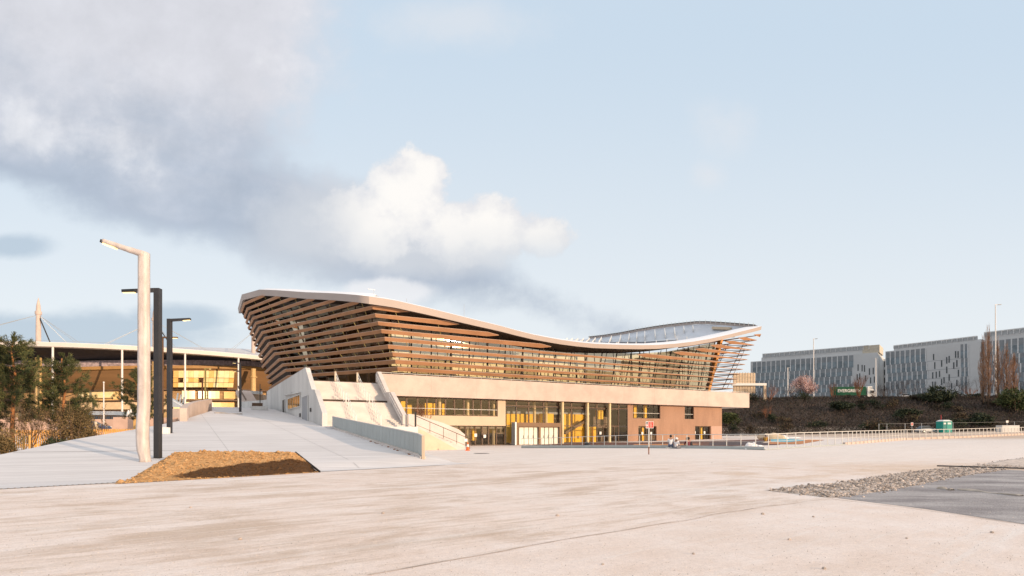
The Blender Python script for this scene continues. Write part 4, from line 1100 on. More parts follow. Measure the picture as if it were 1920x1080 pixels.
for i in range(26):
    f = .55 + .42 * random.random(); p = e1.lerp(e2, f) + Vector((-dv.y, dv.x, 0)) * -(.22 + .1 * random.random()); s = .04 + .06 * random.random()
    g.lathe((p.x, p.y, p.z), [(s, 0), (s * .8, s), (s * .2, s * 1.3)], 6)
tag(g.build('debris', M['rusty']), 'small lumps of rubble scattered along the foot of the balustrade', 'debris', kind='stuff')
# ------------------------------------------------------------------ lamps
def arm_lamp(name, label, base, H, w, arms, m, group=None, taper=1.0, lens=True):
    """box-section post with flat arms: arms = (2D direction, length, rise, height factor)"""
    t = thing(name, label, 'street lamp', base, group); x, y, z = base
    g = MB(); g.bar((x, y, z - .1), (x, y, z + H), w, w, (0, 1, 0), w * taper, w * taper); g.build('post', m, t, bevel=w * .08)
    for d, l, rise, hf in arms:
        d = Vector((d[0], d[1], 0)).normalized(); s = Vector((x, y, z + H * hf - w * .32)) + d * w * .45; e = s + d * l + Vector((0, 0, rise))
        g = MB(); g.bar(s, e, w * .9, w * .62, (0, 0, 1), w * .9, w * .5); a = g.build('arm', m, t, bevel=w * .06)
        p = s.lerp(e, .62) - Vector((0, 0, w * .33)); q = s.lerp(e, .97) - Vector((0, 0, w * .27)); g = MB(); g.bar(p, q, w * .6, .03); g.build('lens', M['lamp'], a)
    g = MB(); g.bar((x, y, z - .02), (x, y, z + .015), w * 1.5, w * 1.5, (0, 1, 0)); g.build('base_plate', M['dark'], t)
    return t
b1 = hit(270, 866, 'r'); b2 = hit(296, 859, 'r'); b3 = hit(318, 812, 'r')
def lit_dir(px0, px1, d0): return None
# wrapped lamp: the post is swathed in plastic film, wrinkled towards its foot
def wrapped():
    x, y, z = b1; H = 392 / F * y; w = 17.4 / F * y
    t = thing('wrapped_street_lamp', 'tall street lamp swathed in pale plastic film, tilted arm pointing left', 'street lamp', b1)
    g = MB(); N = 16; pts = []; profs = []
    for k in range(61):
        f = k / 60; zz = z - .05 + (H + .05) * f; ww = w * (1.0 - .10 * f) * (1 - .22 * math.exp(-((f - .02) / .03) ** 2) + .05 * math.exp(-((f - .09) / .06) ** 2))
        bx = .07 * math.exp(-((f - .12) / .10) ** 2) * -1 + .10 * math.exp(-(f / .05) ** 2); pr = []
        for i in range(N):
            a = 2 * math.pi * i / N; c, s_ = math.cos(a), math.sin(a); e = 1 / max(abs(c), abs(s_)) ** .72
            wr = 1 + mnoise.noise(Vector((c * 1.4, s_ * 1.4, zz * 1.1))) * (.05 + .22 * math.exp(-f / .07))
            pr.append((x + bx + c * e * ww * .5 * wr, y + s_ * e * ww * .5 * wr, zz))
        profs.append(pr)
    g.sweep(None, profs); g.build('post', M['wrap'], t, smooth=True)
    s = Vector((x + .05, y, z + H - .10)); e = at(196, 453, y - .1); d = (e - s); g = MB(); profs = []; side = Vector((0, 1, 0)); upv = Vector((-d.z, 0, d.x)).normalized() * -1
    if upv.z < 0: upv = -upv
    for k in range(25):
        f = k / 24; p = s + d * f; hw = w * (.5 - .06 * f); hh = w * (.43 - .13 * f); pr = []
        for i in range(12):
            a = 2 * math.pi * i / 12; c, s_ = math.cos(a), math.sin(a); ee = 1 / max(abs(c), abs(s_)) ** .75; wr = 1 + mnoise.noise(Vector((c, s_, f * 7))) * .12
            pr.append(p + side * c * ee * hw * wr + upv * s_ * ee * hh * .8 * wr)
        profs.append(pr)
    g.sweep(None, profs); a = g.build('arm', M['wrap'], t, smooth=True)
    g = MB(); p = s + d * .70 - upv * w * .34; q = s + d * .99 - upv * w * .27; g.bar(p, q, w * .62, .05); g.build('lens', M['lamp'], a)
    g = MB(); p = s + d * 1.0 - upv * .03; g.bar(p, p + d.normalized() * .10, w * .7, w * .34); g.build('end_cap', M['black'], a)
wrapped()
arm_lamp('street_lamp', 'black box-section street lamp with lit arm pointing left, half behind the wrapped one', b2, 318 / F * b2.y, 10.8 / F * b2.y, [((-1, -.15), 56 / F * b2.y, -.10, 1)], M['black'], 'black street lamps along the ramp')
arm_lamp('street_lamp', 'slim black street lamp on the ramp with its lit arm pointing right', b3, 214 / F * b3.y, 7.4 / F * b3.y, [((1, .1), 34 / F * b3.y, .10, 1)], M['black'], 'black street lamps along the ramp')
p4 = at(303.5, 790, 56.0); p4.z = G(p4.x, p4.y) ; z4 = EYE + (HY - 631) / F * 56
arm_lamp('street_lamp', 'bronze street lamp standing directly behind the first black post, arm pointing right', p4, z4 - p4.z, .24, [((1, .1), 1.35, 0, 1)], M['bronze'], 'black street lamps along the ramp')
p5 = at(450.5, 772, 69.8); p5.z = rz_at(p5.x, p5.y)
arm_lamp('street_lamp', 'black lamp post at the top of the ramp with two arms to the left', p5, EYE + (HY - 680) / F * 69.8 - p5.z, .22, [((-1, .1), .85, .10, 1), ((-1, .1), .75, 0, .84)], M['black'], 'black street lamps along the ramp')
gold = mat('sunlit_ochre_post', (.60, .40, .10), .5)
p6 = at(385, 757, 108); p6.z = 5.9; arm_lamp('street_lamp', 'ochre street lamp before the golden glass with its arm pointing right', p6, EYE + (HY - 690.5) / F * 108 - p6.z, .24, [((1, 0), 1.0, .0, 1)], gold, 'small lamps on the plaza')
p7 = at(379.5, 753, 112); p7.z = 5.9; arm_lamp('street_lamp', 'short bronze street lamp before the golden glass with its arm pointing left', p7, EYE + (HY - 708) / F * 112 - p7.z, .22, [((-1, 0), 1.25, .0, 1)], M['rusty'], 'small lamps on the plaza')
p8 = at(487.6, 760, 80); p8.z = rz_at(p8.x, p8.y)
t8 = thing('post', 'thin dark post with a small bracket beside the foot of the side wall', 'post', p8); g = MB(); g.tube(p8, p8 + Vector((0, 0, 3.5)), .06, n=8); g.build('shaft', M['dark'], t8); g = MB(); g.bar(p8 + Vector((0, 0, 2.7)), p8 + Vector((.25, 0, 2.7)), .1, .2); g.build('bracket', M['dark'], t8)

# ------------------------------------------------------------------ objects on the ramp
def low_wall():
    a = hit(344, 790, 'r'); e = hit(393, 768, 'r'); t = thing('low_wall', 'low pale concrete wall curving along the left edge of the ramp', 'wall', (a.x, a.y, a.z))
    n = 14; profs = []; r = []
    for i in range(n + 1):
        f = i / n; p = a.lerp(e, f); p.x += -.9 * math.sin(math.pi * f) * .9; z = rz_at(p.x, p.y); h = 1.15 + .15 * f
        r.append((p, z, h))
    for (p, z, h), (q, z2, h2) in zip(r, r[1:]):
        d = (q - p); d.z = 0; d.normalize(); s = Vector((-d.y, d.x, 0)) * .28; dd = d * .008
        g = MB(); P = lambda v, zz: (v.x, v.y, zz)
        g.hexa([P(p - s + dd, z - .4), P(q - s - dd, z2 - .4), P(q + s - dd, z2 - .4), P(p + s + dd, z - .4)], [P(p - s + dd, z + h), P(q - s - dd, z2 + h2), P(q + s - dd, z2 + h2), P(p + s + dd, z + h)])
        g.build('concrete_segment', M['slab'], t)
low_wall()
def bench(px, py, l, lab):
    p = at(px, py, 76); p.z = rz_at(p.x, p.y); t = thing('bench', lab, 'bench', p)
    d = Vector((.9, .35, 0)).normalized(); s = Vector((-d.y, d.x, 0))
    g = MB(); g.bar(p + d * -l / 2 + Vector((0, 0, .25)), p + d * l / 2 + Vector((0, 0, .25)), .7, .5); g.build('concrete_base', M['conc'], t)
    g = MB(); g.bar(p + d * (-l / 2 + .05) + Vector((0, 0, .545)), p + d * .35 + Vector((0, 0, .545)), .6, .08); g.build('timber_seat', M['bronze'], t)
    g = MB(); g.bar(p + d * (-l / 2 + .05) + s * .28 + Vector((0, 0, .78)), p + d * .35 + s * .28 + Vector((0, 0, .78)), .06, .34); g.build('backrest', M['bronze'], t)
bench(487, 762, 2.0, 'pale concrete bench with dark timber seat at the top of the ramp')
def tarp_bundle(pa, pb, surf, w, h, lab, name, m, cat):
    a, b = hit(*pa, surf), hit(*pb, surf); d = (b - a); s = Vector((-d.y, d.x, 0)).normalized(); g = MB(); rows = []
    for j in range(9):
        v = j / 8 * 2 - 1; row = []
        for i in range(41):
            u = i / 40; p = a.lerp(b, u); k = (1 - v * v) ** .5 * (.4 + .6 * abs(mnoise.noise(Vector((u * 6, v, 2)))) * 1.6)
            wv = mnoise.noise(Vector((u * 4, 1, 7))) * w * .4
            q = p + s * (v * w / 2 * (.6 + .5 * mnoise.noise(Vector((u * 5, 3, v)))) + wv); z = (G(q.x, q.y) if surf == 'g' else rz_at(q.x, q.y))
            row.append((q.x, q.y, z + .012 + h * k * (.6 + .4 * math.sin(u * 9))))
        rows.append(row)
    g.grid(rows); tag(g.build(name, m, fix=False, smooth=True), lab, cat)
sheet = mat('dusty_plastic_sheet', (.42, .36, .30), .6, .25, 2, .6)
tarp_bundle((404, 774.5), (452, 777), 'r', .9, .16, 'flattened bundle of pale sheeting lying on the ramp near the two-arm lamp', 'sheet_bundle', sheet, 'sheeting')
tarp_bundle((1798, 918.5), (1916, 931), 'g', .2, .07, 'long crumpled strip of dusty sheeting lying on the asphalt', 'plastic_strip', sheet, 'sheeting')
tarp_bundle((1762, 917), (1786, 920.5), 'g', .22, .09, 'short crumpled scrap of dusty sheeting on the asphalt beside the longer strip', 'plastic_scrap', sheet, 'sheeting')
g = MB(); a, b = hit(1757, 875), hit(1960, 881.5); s = Vector((0, .16, 0)); up_ = Vector((0, 0, .05)); g.bar(a + up_, b + up_, .22, .05); tag(g.build('steel_plank', M['dark']), 'long dark steel plank lying across the stone rubble', 'plank')
g = MB(); p = hit(310.5, 813, 'r'); g.obox(p, (1, .2), (-.2, 1), -.22, .22, -.22, .22, p.z - .02, p.z + .42); o = g.build('ballast_block', M['white'], bevel=.03); tag(o, 'small white block standing at the foot of the slim black lamp', 'block')
def pebbles():
    rnd = random.Random(9)
    for px, py in ((1480, 1013), (1525, 960 + 10), (1300, 1040), (1430, 965), (372 / 2, 820 + 80), (357, 952), (1045, 968), (1700, 1010), (1860, 1000), (450, 1012), (1130, 1060), (1545, 1068), (718, 963), (1335, 868)):
        p = hit(px, py); s = .02 + .025 * rnd.random(); g = MB(); g.lathe(p, [(s * .7, 0), (s, s * .4), (s * .6, s * .9)], 6)
        o = g.build('pebble', M['stone']); tag(o, 'small dark pebble lying loose on the pale yard', 'pebble', 'loose pebbles on the yard')
pebbles()

# ------------------------------------------------------------------ yard: cone, manhole, sign, bag
def cone():
    p = hit(877, 845); t = thing('traffic_cone', 'orange traffic cone with white band at the foot of the side stairs', 'traffic cone', p)
    k = 16 / F * p.y / .75; om = mat('cone_orange', (.75, .16, .04), .5)
    g = MB(); g.box(p.x - .2 * k, p.x + .2 * k, p.y - .2 * k, p.y + .2 * k, p.z, p.z + .05 * k); g.build('base', om, t)
    g = MB(); g.lathe(p, [(.16 * k, .05 * k), (.12 * k, .32 * k), (.119 * k, .33 * k), (.075 * k, .56 * k), (.03 * k, .75 * k)], 16); g.build('cone_body', om, t)
    g = MB(); g.lathe(p, [(.124 * k, .34 * k), (.083 * k, .56 * k)], 16); g.build('reflective_band', M['white'], t)
cone()
p = hit(903, 850.2); g = MB(); g.lathe((p.x, p.y, p.z + .004), [(.62, 0), (.62, .012), (.55, .013), (.54, .008)], 24); tag(g.build('manhole_cover', mat('cast_iron', (.12, .11, .105), .7)), 'round iron manhole cover in the pale yard near the cone', 'manhole cover')
def site_sign():
    p = hit(1216.5, 852); t = thing('site_sign', 'red and white information sign on a thin pale post in the yard', 'sign', p); d = p.y
    g = MB(); zt = EYE + (HY - 800) / F * d; g.tube((p.x, p.y, p.z + .55), (p.x, p.y, zt), .045, n=8); g.build('post', M['railm'], t)
    g = MB(); g.tube((p.x, p.y, p.z - .05), (p.x, p.y, p.z + .56), .04, n=8); g.build('post_foot', M['rusty'], t)
    X = lambda px: (px - CX) / F * d; Z = lambda py: EYE + (HY - py) / F * d; y = p.y - .06
    g = MB(); g.box(X(1210.6), X(1225), y, y + .03, Z(803), Z(790.2)); b = g.build('white_board', M['white'], t)
    red = mat('sign_red', (.70, .07, .05), .5)
    g = MB(); g.box(X(1215.6), X(1224.4), y - .012, y - .002, Z(802), Z(791)); r = g.build('red_panel', red, b)
    pale = mat('sign_pale_pink', (.80, .42, .34), .5)
    for a, c, e, f, m in ((1217.4, 1222.6, 792.4, 793.6, pale), (1217.4, 1221.6, 794.8, 796.2, pale), (1217.4, 1222.6, 797.4, 798.6, pale), (1217.4, 1221.8, 799.8, 800.8, pale)):
        g = MB(); g.box(X(a), X(c), y - .02, y - .013, Z(f), Z(e)); g.build('lettering', m, r)
    for a, c, e, f, m in ((1211.8, 1214.4, 791.6, 794.4, M['dark']), (1211.8, 1214.2, 795.8, 797.2, red), (1211.8, 1214.4, 799, 801.6, red)):
        g = MB(); g.box(X(a), X(c), y - .02, y - .008, Z(f), Z(e)); g.build('pictogram', m, b)
site_sign()
p = hit(1101, 839.5); g = MB(); rows = []
prof = [(.30, 0), (.36, .12), (.34, .30), (.26, .44), (.12, .52), (.06, .60)]
g.lathe((p.x, p.y, p.z), prof, 14)
for i, v in enumerate(g.v): n_ = mnoise.noise(Vector(v) * 3) * .09; g.v[i] = (v[0] + n_, v[1] + n_, v[2])
tag(g.build('refuse_bag', mat('black_plastic', (.012, .012, .014), .35, .2, spec=.5), smooth=True), 'black rubbish bag slumped against the foot of the long railing', 'bag')

# ------------------------------------------------------------------ long railing
def railing():
    pts = [Vector((1.0, 60.2, 0)), Vector((2.9, 59, 0)), Vector((12, 52.6, 0)), Vector((19.6, 44.7, 0)), Vector((23.4, 47, 0)), Vector((29.6, 51, 0)), Vector((44.5, 65, 0)), Vector((53, 69, 0)), Vector((72, 81, 0)), Vector((92, 96, 0))]
    for p in pts: p.z = G(p.x, p.y)
    t = thing('long_railing', 'long pale metal railing with square posts bordering the sports court and the yard', 'railing', pts[3])
    zbase = lambda i: pts[i].z
    hs = [1.0, 1.0, 1.22, 1.22, 1.22, 1.2, 1.15, 1.1, 1.1, 1.1]
    L = [0.0]
    for a, b in zip(pts, pts[1:]): L.append(L[-1] + (b - a).length)
    def on(s):
        for i in range(1, len(pts)):
            if s <= L[i] + 1e-6:
                f = (s - L[i - 1]) / (L[i] - L[i - 1]); p = pts[i - 1].lerp(pts[i], f); return Vector((p.x, p.y, G(p.x, p.y))), hs[i - 1] + (hs[i] - hs[i - 1]) * f
        return pts[-1], hs[-1]
    N = 96
    for i in range(N + 1):
        f = i / N; s = L[-1] * f; p, h = on(s)
        g = MB(); g.box(p.x - .025, p.x + .025, p.y - .025, p.y + .025, p.z - .05, p.z + h - .025); g.build('post', M['railm'], t)
    for a, b, ha, hb in zip(pts, pts[1:], hs, hs[1:]):
        n = 6
        for nm, off, w, hh in (('top_rail', 0, .06, .05), ('middle_rail', -.58, .02, .02)):
            g = MB()
            g.bar(a + Vector((0, 0, ha + off)), b + Vector((0, 0, hb + off)), w, hh); g.build(nm, M['railm'], t)
    for a, b in zip(pts[:4], pts[1:4]):
        g = MB(); s = Vector((-(b - a).y, (b - a).x, 0)).normalized() * .0; g.bar(a + Vector((0, 0, .14)), b + Vector((0, 0, .14)), .12, .26); g.build('kerb_panel', M['panel'], t)
        g = MB(); g.bar(a + Vector((0, .0, .012)), b + Vector((0, 0, .012)), .20, .03); g.build('base_strip', M['dark'], t)
    for a, b in zip(pts[3:5], pts[4:6]):
        g = MB(); g.bar(a + Vector((0, 0, .05)), b + Vector((0, 0, .05)), .12, .07); g.build('kerb_panel', M['panel'], t)
    for i in (5, 6, 7, 8):
        a, b = pts[i], pts[i + 1]; n = Vector(((b - a).y, -(b - a).x, 0)).normalized() * .2
        g = MB(); g.bar(a - n + Vector((0, 0, .04)), b - n + Vector((0, 0, .10)), .25, .34); g.build('kerb_stone', M['slab'], t)
railing()

# ------------------------------------------------------------------ people
def skin_mesh(name, verts, edges, radii, m, parent, sub=2, root=0):
    me = bpy.data.meshes.new(name); me.from_pydata([tuple(v) for v in verts], edges, []); me.materials.append(m)
    o = bpy.data.objects.new(name, me); link(o, parent)
    sk = o.modifiers.new('skin', 'SKIN'); sk.use_smooth_shade = True
    for i, r in enumerate(radii):
        r = r if isinstance(r, tuple) else (r, r); me.skin_vertices[0].data[i].radius = r
    me.skin_vertices[0].data[root].use_root = True
    ss_ = o.modifiers.new('subsurf', 'SUBSURF'); ss_.levels = sub; ss_.render_levels = sub
    return o
skin = mat('skin', (.42, .24, .16), .6, .05); hairm = mat('dark_hair', (.022, .016, .012), .7)
CL = {}
def cloth(c):
    if c not in CL: CL[c] = mat('cloth_%s' % c, {'white': (.72, .70, .70), 'black': (.03, .028, .03), 'denim': (.08, .10, .16), 'maroon': (.16, .04, .05), 'ochre': (.45, .25, .05), 'grey': (.25, .24, .25)}[c], .85, .08, 8)
    return CL[c]
def person(loc, rz, label, shirt, legs, cap=None, lean=.18, hair_len=.0, scale=1.0):
    """seated figure on a low kerb; local +y is where it faces"""
    t = thing('person', label, 'person', loc, rz=rz); t.scale = (scale,) * 3
    y0 = lean
    spine = [(0, 0, .38), (0, .04 * y0 / .18, .55), (0, y0 * .55, .74), (0, y0, .90), (0, y0 * 1.25, 1.00), (0, y0 * 1.5 + .015, 1.10), (0, y0 * 1.5 + .02, 1.22)]
    V = list(spine); E = [(0, 1), (1, 2), (2, 3), (3, 4), (4, 5), (5, 6)]; Rr = [(.15, .12), (.145, .115), (.165, .12), (.13, .10), .055, (.078, .095), (.06, .075)]
    def chain(st, pts, rs):
        k = st
        for p, r in zip(pts, rs):
            V.append(p); Rr.append(r); E.append((k, len(V) - 1)); k = len(V) - 1
        return k
    hands = []
    for s in (-1, 1):
        w = chain(3, [(s * .18, y0, .87), (s * .235, y0 + .05, .66), (s * .17, y0 + .27, .56), (s * .12, y0 + .34, .56)], [.062, .048, .035, .03])
        for j, (a, l) in enumerate(((-.03, .075), (-.01, .085), (.012, .08), (.03, .065))):
            chain(w, [(s * .115 + a, y0 + .40, .555), (s * .11 + a * 1.1, y0 + .40 + l * .55, .53)], [.011, .009])
        chain(w, [(s * .075, y0 + .37, .575), (s * .06, y0 + .40, .57)], [.012, .010])
    for s in (-1, 1):
        chain(0, [(s * .10, .03, .38), (s * .15, .42, .44), (s * .14, .46, .10), (s * .14, .60, .05)], [.10, .065, .045, .04])
    b = skin_mesh('body', V, E, Rr, skin, t)
    # shirt and trousers follow the body
    T = [(0, -.005, .36), (0, .04, .55), (0, y0 * .55, .74), (0, y0, .89), (0, y0 * 1.15, .955)]; TE_ = [(0, 1), (1, 2), (2, 3), (3, 4)]; TR = [(.175, .145), (.165, .135), (.185, .14), (.15, .118), (.075, .075)]
    for s in (-1, 1):
        n = len(T); T += [(s * .185, y0, .865), (s * .238, y0 + .045, .68), (s * .215, y0 + .14, .62)]; TE_ += [(3, n), (n, n + 1), (n + 1, n + 2)]; TR += [.082, .066, .058]
    skin_mesh('shirt', T, TE_, TR, cloth(shirt), t)
    P = [(0, -.005, .36)]; PE = []; PR = [(.17, .135)]
    for s in (-1, 1):
        n = len(P); P += [(s * .105, .04, .37), (s * .15, .42, .44), (s * .14, .46, .14)]; PE += [(0, n), (n, n + 1), (n + 1, n + 2)]; PR += [.118, .082, .062]
    skin_mesh('trousers', P, PE, PR, cloth(legs), t)
    hy = y0 * 1.5 + .02
    g = MB()
    for s in (-1, 1): g.lathe((s * .033, hy + .088, 1.125), [(.004, -.006), (.010, 0), (.004, .006)], 8)
    e = g.build('eyes', M['dark'], None); e.parent = t
    g = MB(); g.bar((0, hy + .085, 1.13), (0, hy + .115, 1.09), .022, .02); g.bar((-.025, hy + .088, 1.055), (.025, hy + .088, 1.055), .006, .010)
    for s in (-1, 1): g.bar((s * .083, hy + .005, 1.13), (s * .088, hy - .005, 1.075), .012, .035)
    f = g.build('face_features', skin, None); f.parent = t
    g = MB(); prof = [(.098, -.05 - hair_len), (.108, .0), (.106, .06), (.085, .11), (.045, .145), (.01, .155)]
    g.lathe((0, hy - .018, 1.11), prof, 14); hh = g.build('cap' if cap else 'hair', cloth(cap) if cap else hairm, None, smooth=True); hh.parent = t
    if cap:
        g = MB(); g.bar((0, hy + .07, 1.16), (0, hy + .20, 1.14), .15, .015); pk = g.build('peak', cloth(cap), None); pk.parent = hh
        g = MB(); g.lathe((0, hy - .03, 1.06), [(.09, -.13), (.10, -.05), (.095, .0)], 12); hr = g.build('hair', hairm, None); hr.parent = t
    return t
PPL = [(1257.5, 815.2, 49.5, -.35, 'man with dark hair in a white shirt, sitting by the railing', 'white', 'denim', None, .10, 0),
       (1267.5, 819.6, 49.3, -.9, 'person in a white cap and white top sitting beside the man in white', 'white', 'grey', 'white', .05, 0),
       (1291.0, 820.2, 49.8, .1, 'dark haired person in a maroon top sitting behind the railing', 'maroon', 'black', None, .20, .05),
       (1296.5, 821.2, 50.0, .5, 'person in black sitting close to the one in maroon', 'black', 'black', None, .22, .03),
       (1435.3, 819.0, 64.0, -.6, 'person in an ochre jacket and grey cap sitting near the blue court', 'ochre', 'black', 'grey', .15, .0)]
for px, py, d, rz, lab, sh, lg, cap, lean, hl in PPL:
    x = (px - CX) / F * d; top = EYE + (HY - py) / F * d; h = 1.265
    z = top - h; person((x, d, max(z, G(x, d) - .30)), rz, lab, sh, lg, cap, lean, hl)
# low kerb the group sits on
for x0, x1, d, lab in ((1249, 1306, 49.7, 'low concrete kerb on which the four people sit'), (1429, 1441, 64.0, 'short concrete kerb under the person in ochre')):
    a = at(x0, 830, d); b = at(x1, 830, d); z = G(a.x, a.y); g = MB(); g.box(a.x, b.x, d - .22, d + .22, z - .3, z + .10)
    tag(g.build('kerb_seat', M['conc'], bevel=.02), lab, 'kerb')
# white bundles and sand heaps
def lump(px, py, d, sx, sy, sz, m, name, label, cat, rough=.25, seed=1):
    p = at(px, py, d); z = G(p.x, d); g = MB(); rows = []
    for j in range(13):
        th = j / 12 * math.pi / 2; row = []
        for i in range(25):
            ph = i / 24 * 2 * math.pi; v = Vector((math.cos(ph) * math.cos(th), math.sin(ph) * math.cos(th), math.sin(th)))
            k = 1 + mnoise.fractal(v * 1.6 + Vector((seed, seed, 0)), 1, 2, 4) * rough; row.append((p.x + v.x * sx * k, d + v.y * sy * k, z - .03 + v.z * sz * k))
        rows.append(row)
    g.grid(rows); return tag(g.build(name, m, smooth=True, fix=False), label, cat)
whs = mat('white_sheeting', (.78, .76, .76), .6, .06, 2, .3)
lump(1408, 838, 45.9, .52, .35, .60, whs, 'covered_heap', 'white plastic sheet thrown over a heap against the railing bend', 'sheeting', .3, 2)
lump(1421, 838, 46.6, .45, .3, .36, whs, 'covered_heap', 'lower white sheeted heap between the railing bend and the person in ochre', 'sheeting', .3, 5)
lump(1446, 818, 84, 1.9, 1.4, .95, M['sandstone'], 'sand_heap', 'pale heap of sand dumped behind the railing', 'heap', .3, 3)
lump(1467, 816, 86, .9, .6, .55, whs, 'covered_heap', 'small white sheeted pile standing beside the sand heap', 'sheeting', .3, 8)
lump(1484, 814.5, 92, 1.3, .6, .22, whs, 'sheet_pile', 'flat pale pile of sheeting lying right of the sand heap', 'sheeting', .3, 9)
# ------------------------------------------------------------------ stadium beyond the ramp
def stadium():
    C = Vector((-260, 427, 0)); Z = 4.0
    t = thing('stadium', 'huge round stadium with a thin white disc roof and golden glazed side', 'stadium', (-260, 427, Z))
    B = lambda n, mb, m, p=t, **k: mb.build(n, m, p, **k)
    def P(r, a, z):
        if r < 140 and z > 5: z += max(-1., min(5., (a - .34) * 8.5)) * min(1, (z - 5) / 30)
        return Vector((C.x + r * math.sin(a), C.y - r * math.cos(a), z))     # a = 0 faces south
    def on(px, r):
        q = (px - CX) / F; lo = None; best = None     # nearest crossing of the sight line with the circle
        A = q * q + 1; b = -2 * (q * C.x + C.y); c = C.x ** 2 + C.y ** 2 - r * r; y = (-b - math.sqrt(max(0, b * b - 4 * A * c))) / (2 * A); x = q * y
        return math.atan2(x - C.x, C.y - y)
    a0, a1, n = -1.9, 2.0, 120
    An = [a0 + (a1 - a0) * i / n for i in range(n + 1)]
    def ring(prof, lo=a0, hi=a1, m=n):
        g = MB(); g.grid([[P(r, lo + (hi - lo) * i / m, z) for i in range(m + 1)] for r, z in prof]); return g
    roofm = mat('stadium_white_edge', (.74, .68, .63), .5, .04, .1); dk = mat('stadium_soffit', (.022, .026, .042), .6, .2, .2)
    B('roof_edge', ring([(146, 46.4), (149.6, 46.2), (150, 45.9), (149.4, 44.0), (147, 43.7)]), roofm, fix=False)
    B('roof', ring([(60, 50), (120, 48.6), (146.1, 46.35)]), mat('stadium_roof_grey', (.50, .50, .52), .5), fix=False)
    B('soffit', ring([(147.1, 43.75), (134, 42.2), (112, 40.0)]), dk, fix=False)
    g = MB()
    for i in range(60):
        a = -.3 + i * .022; p = P(149.4, a, 46.2); g.bar(p, p + Vector((0, 0, .8)), .12, .12)
    B('edge_rail', ring([(149.2, 46.85), (149.3, 46.95)], -.3, 1.05, 50), M['metal'], fix=False)
    bm_ = mat('stadium_bowl_cladding', (.25, .145, .07), .55, .10, .12, stretch=(.15, .15, 3), spec=.4)
    og = mat('stadium_ochre_band', (.38, .22, .085), .6, .08, .3); mv = mat('stadium_mauve_tier', (.40, .33, .36), .8, .3, .8, fine=.3, fscale=3)
    B('upper_tier', ring([(126, 40.6), (126, 37.4)]), mv, fix=False)
    B('ochre_band', ring([(127.6, 37.3), (127.8, 35.6), (126, 35.2)]), og, fix=False)
    B('bowl_wall', ring([(126.1, 35.3), (122, 30), (117.5, 25.5)]), bm_, fix=False)
    B('lower_wall', ring([(114.5, 25.6), (114.5, Z - 3)]), mat('stadium_lower_wall', (.46, .29, .14), .6, .25, .25, stretch=(.5, .5, 1.5), fine=.3, fscale=1.2), fix=False)
    lg = mat('stadium_level_slab', (.13, .08, .05), .6, .2, .3)
    for z, r in ((25.3, 118), (19.4, 118), (13.6, 119)): B('floor_slab', ring([(114.4, z + .35), (r, z + .35), (r, z - .35), (114.4, z - .35)]), lg, fix=False)
    cr = mat('stadium_cream_wall', (.66, .50, .32), .7, .1, .4)
    B('cream_wall', ring([(118.7, 18.6), (118.7, 14.6)], on(150, 118), on(318, 118), 40), cr, fix=False)
    B('glass_front', ring([(118.2, 13.2), (118.2, Z - 1)], -.2, .95, 60), mat('stadium_ochre_glass', (.42, .27, .10), .3, .4, .35, spec=.8, stretch=(1, 1, .4)), fix=False)
    # west-facing glass wall of separate panes, golden sky reflection put into their colours
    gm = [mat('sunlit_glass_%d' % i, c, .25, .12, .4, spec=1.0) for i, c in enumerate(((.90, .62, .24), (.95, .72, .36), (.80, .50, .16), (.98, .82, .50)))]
    rnd = random.Random(5); xs = [324 + i * (434 - 324) / 12 for i in range(13)]; zs = [25.9, 28.4, 30.8, 34.6]
    for i in range(12):
        for j in range(3):
            if rnd.random() < .04: continue
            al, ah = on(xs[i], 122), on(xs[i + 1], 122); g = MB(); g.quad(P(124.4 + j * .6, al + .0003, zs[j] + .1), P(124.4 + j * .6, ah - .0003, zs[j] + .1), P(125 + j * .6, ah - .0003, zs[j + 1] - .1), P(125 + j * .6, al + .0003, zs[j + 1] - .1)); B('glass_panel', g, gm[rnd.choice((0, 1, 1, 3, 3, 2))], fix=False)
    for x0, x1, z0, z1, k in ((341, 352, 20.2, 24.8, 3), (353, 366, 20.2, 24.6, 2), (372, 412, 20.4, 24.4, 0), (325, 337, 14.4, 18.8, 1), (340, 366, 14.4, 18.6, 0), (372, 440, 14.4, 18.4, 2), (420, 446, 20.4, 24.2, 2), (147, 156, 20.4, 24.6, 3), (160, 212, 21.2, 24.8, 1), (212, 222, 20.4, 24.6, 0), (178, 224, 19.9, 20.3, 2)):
        al, ah = on(x0, 116), on(x1, 116); g = MB(); m = 5
        g.grid([[P(115.6, al + (ah - al) * i / m, z) for i in range(m + 1)] for z in (z0, z1)]); B('glass_panel', g, gm[k], fix=False)
    # thin masts under the roof edge and thick columns
    for px in (-30, 99, 229, 347, 447, 560):
        a = on(px, 148.6); g = MB(); g.tube(P(148.6, a, Z - 3), P(148.6, a, 44), .48, n=10); B('edge_post', g, M['steel'])
    for i, px in enumerate((72, 290, 475)):
        a = on(px, 133); ap = P(133, a, Z)
        g = MB(); g.tube((ap.x, ap.y, Z), (ap.x, ap.y, 40.3), 1.45, n=16); g.tube((ap.x, ap.y, 34.9), (ap.x, ap.y, 35.5), 2.2, n=16); B('roof_column', g, mat('column_ochre', (.62, .42, .19), .5) if i == 0 else bpy.data.materials['column_ochre'])
        zt = 71.0
        g = MB(); g.lathe((ap.x, ap.y, 45), [(1.2, 0), (1.15, 10), (1.05, zt - 54), (1.5, zt - 53.4), (1.5, zt - 52.2), (1.05, zt - 51.6), (.9, zt - 49), (.1, zt - 45)], 14); ms = B('mast', g, M['slab'], smooth=False)
        top = Vector((ap.x, ap.y, 62.8 + (zt - 71.5)))
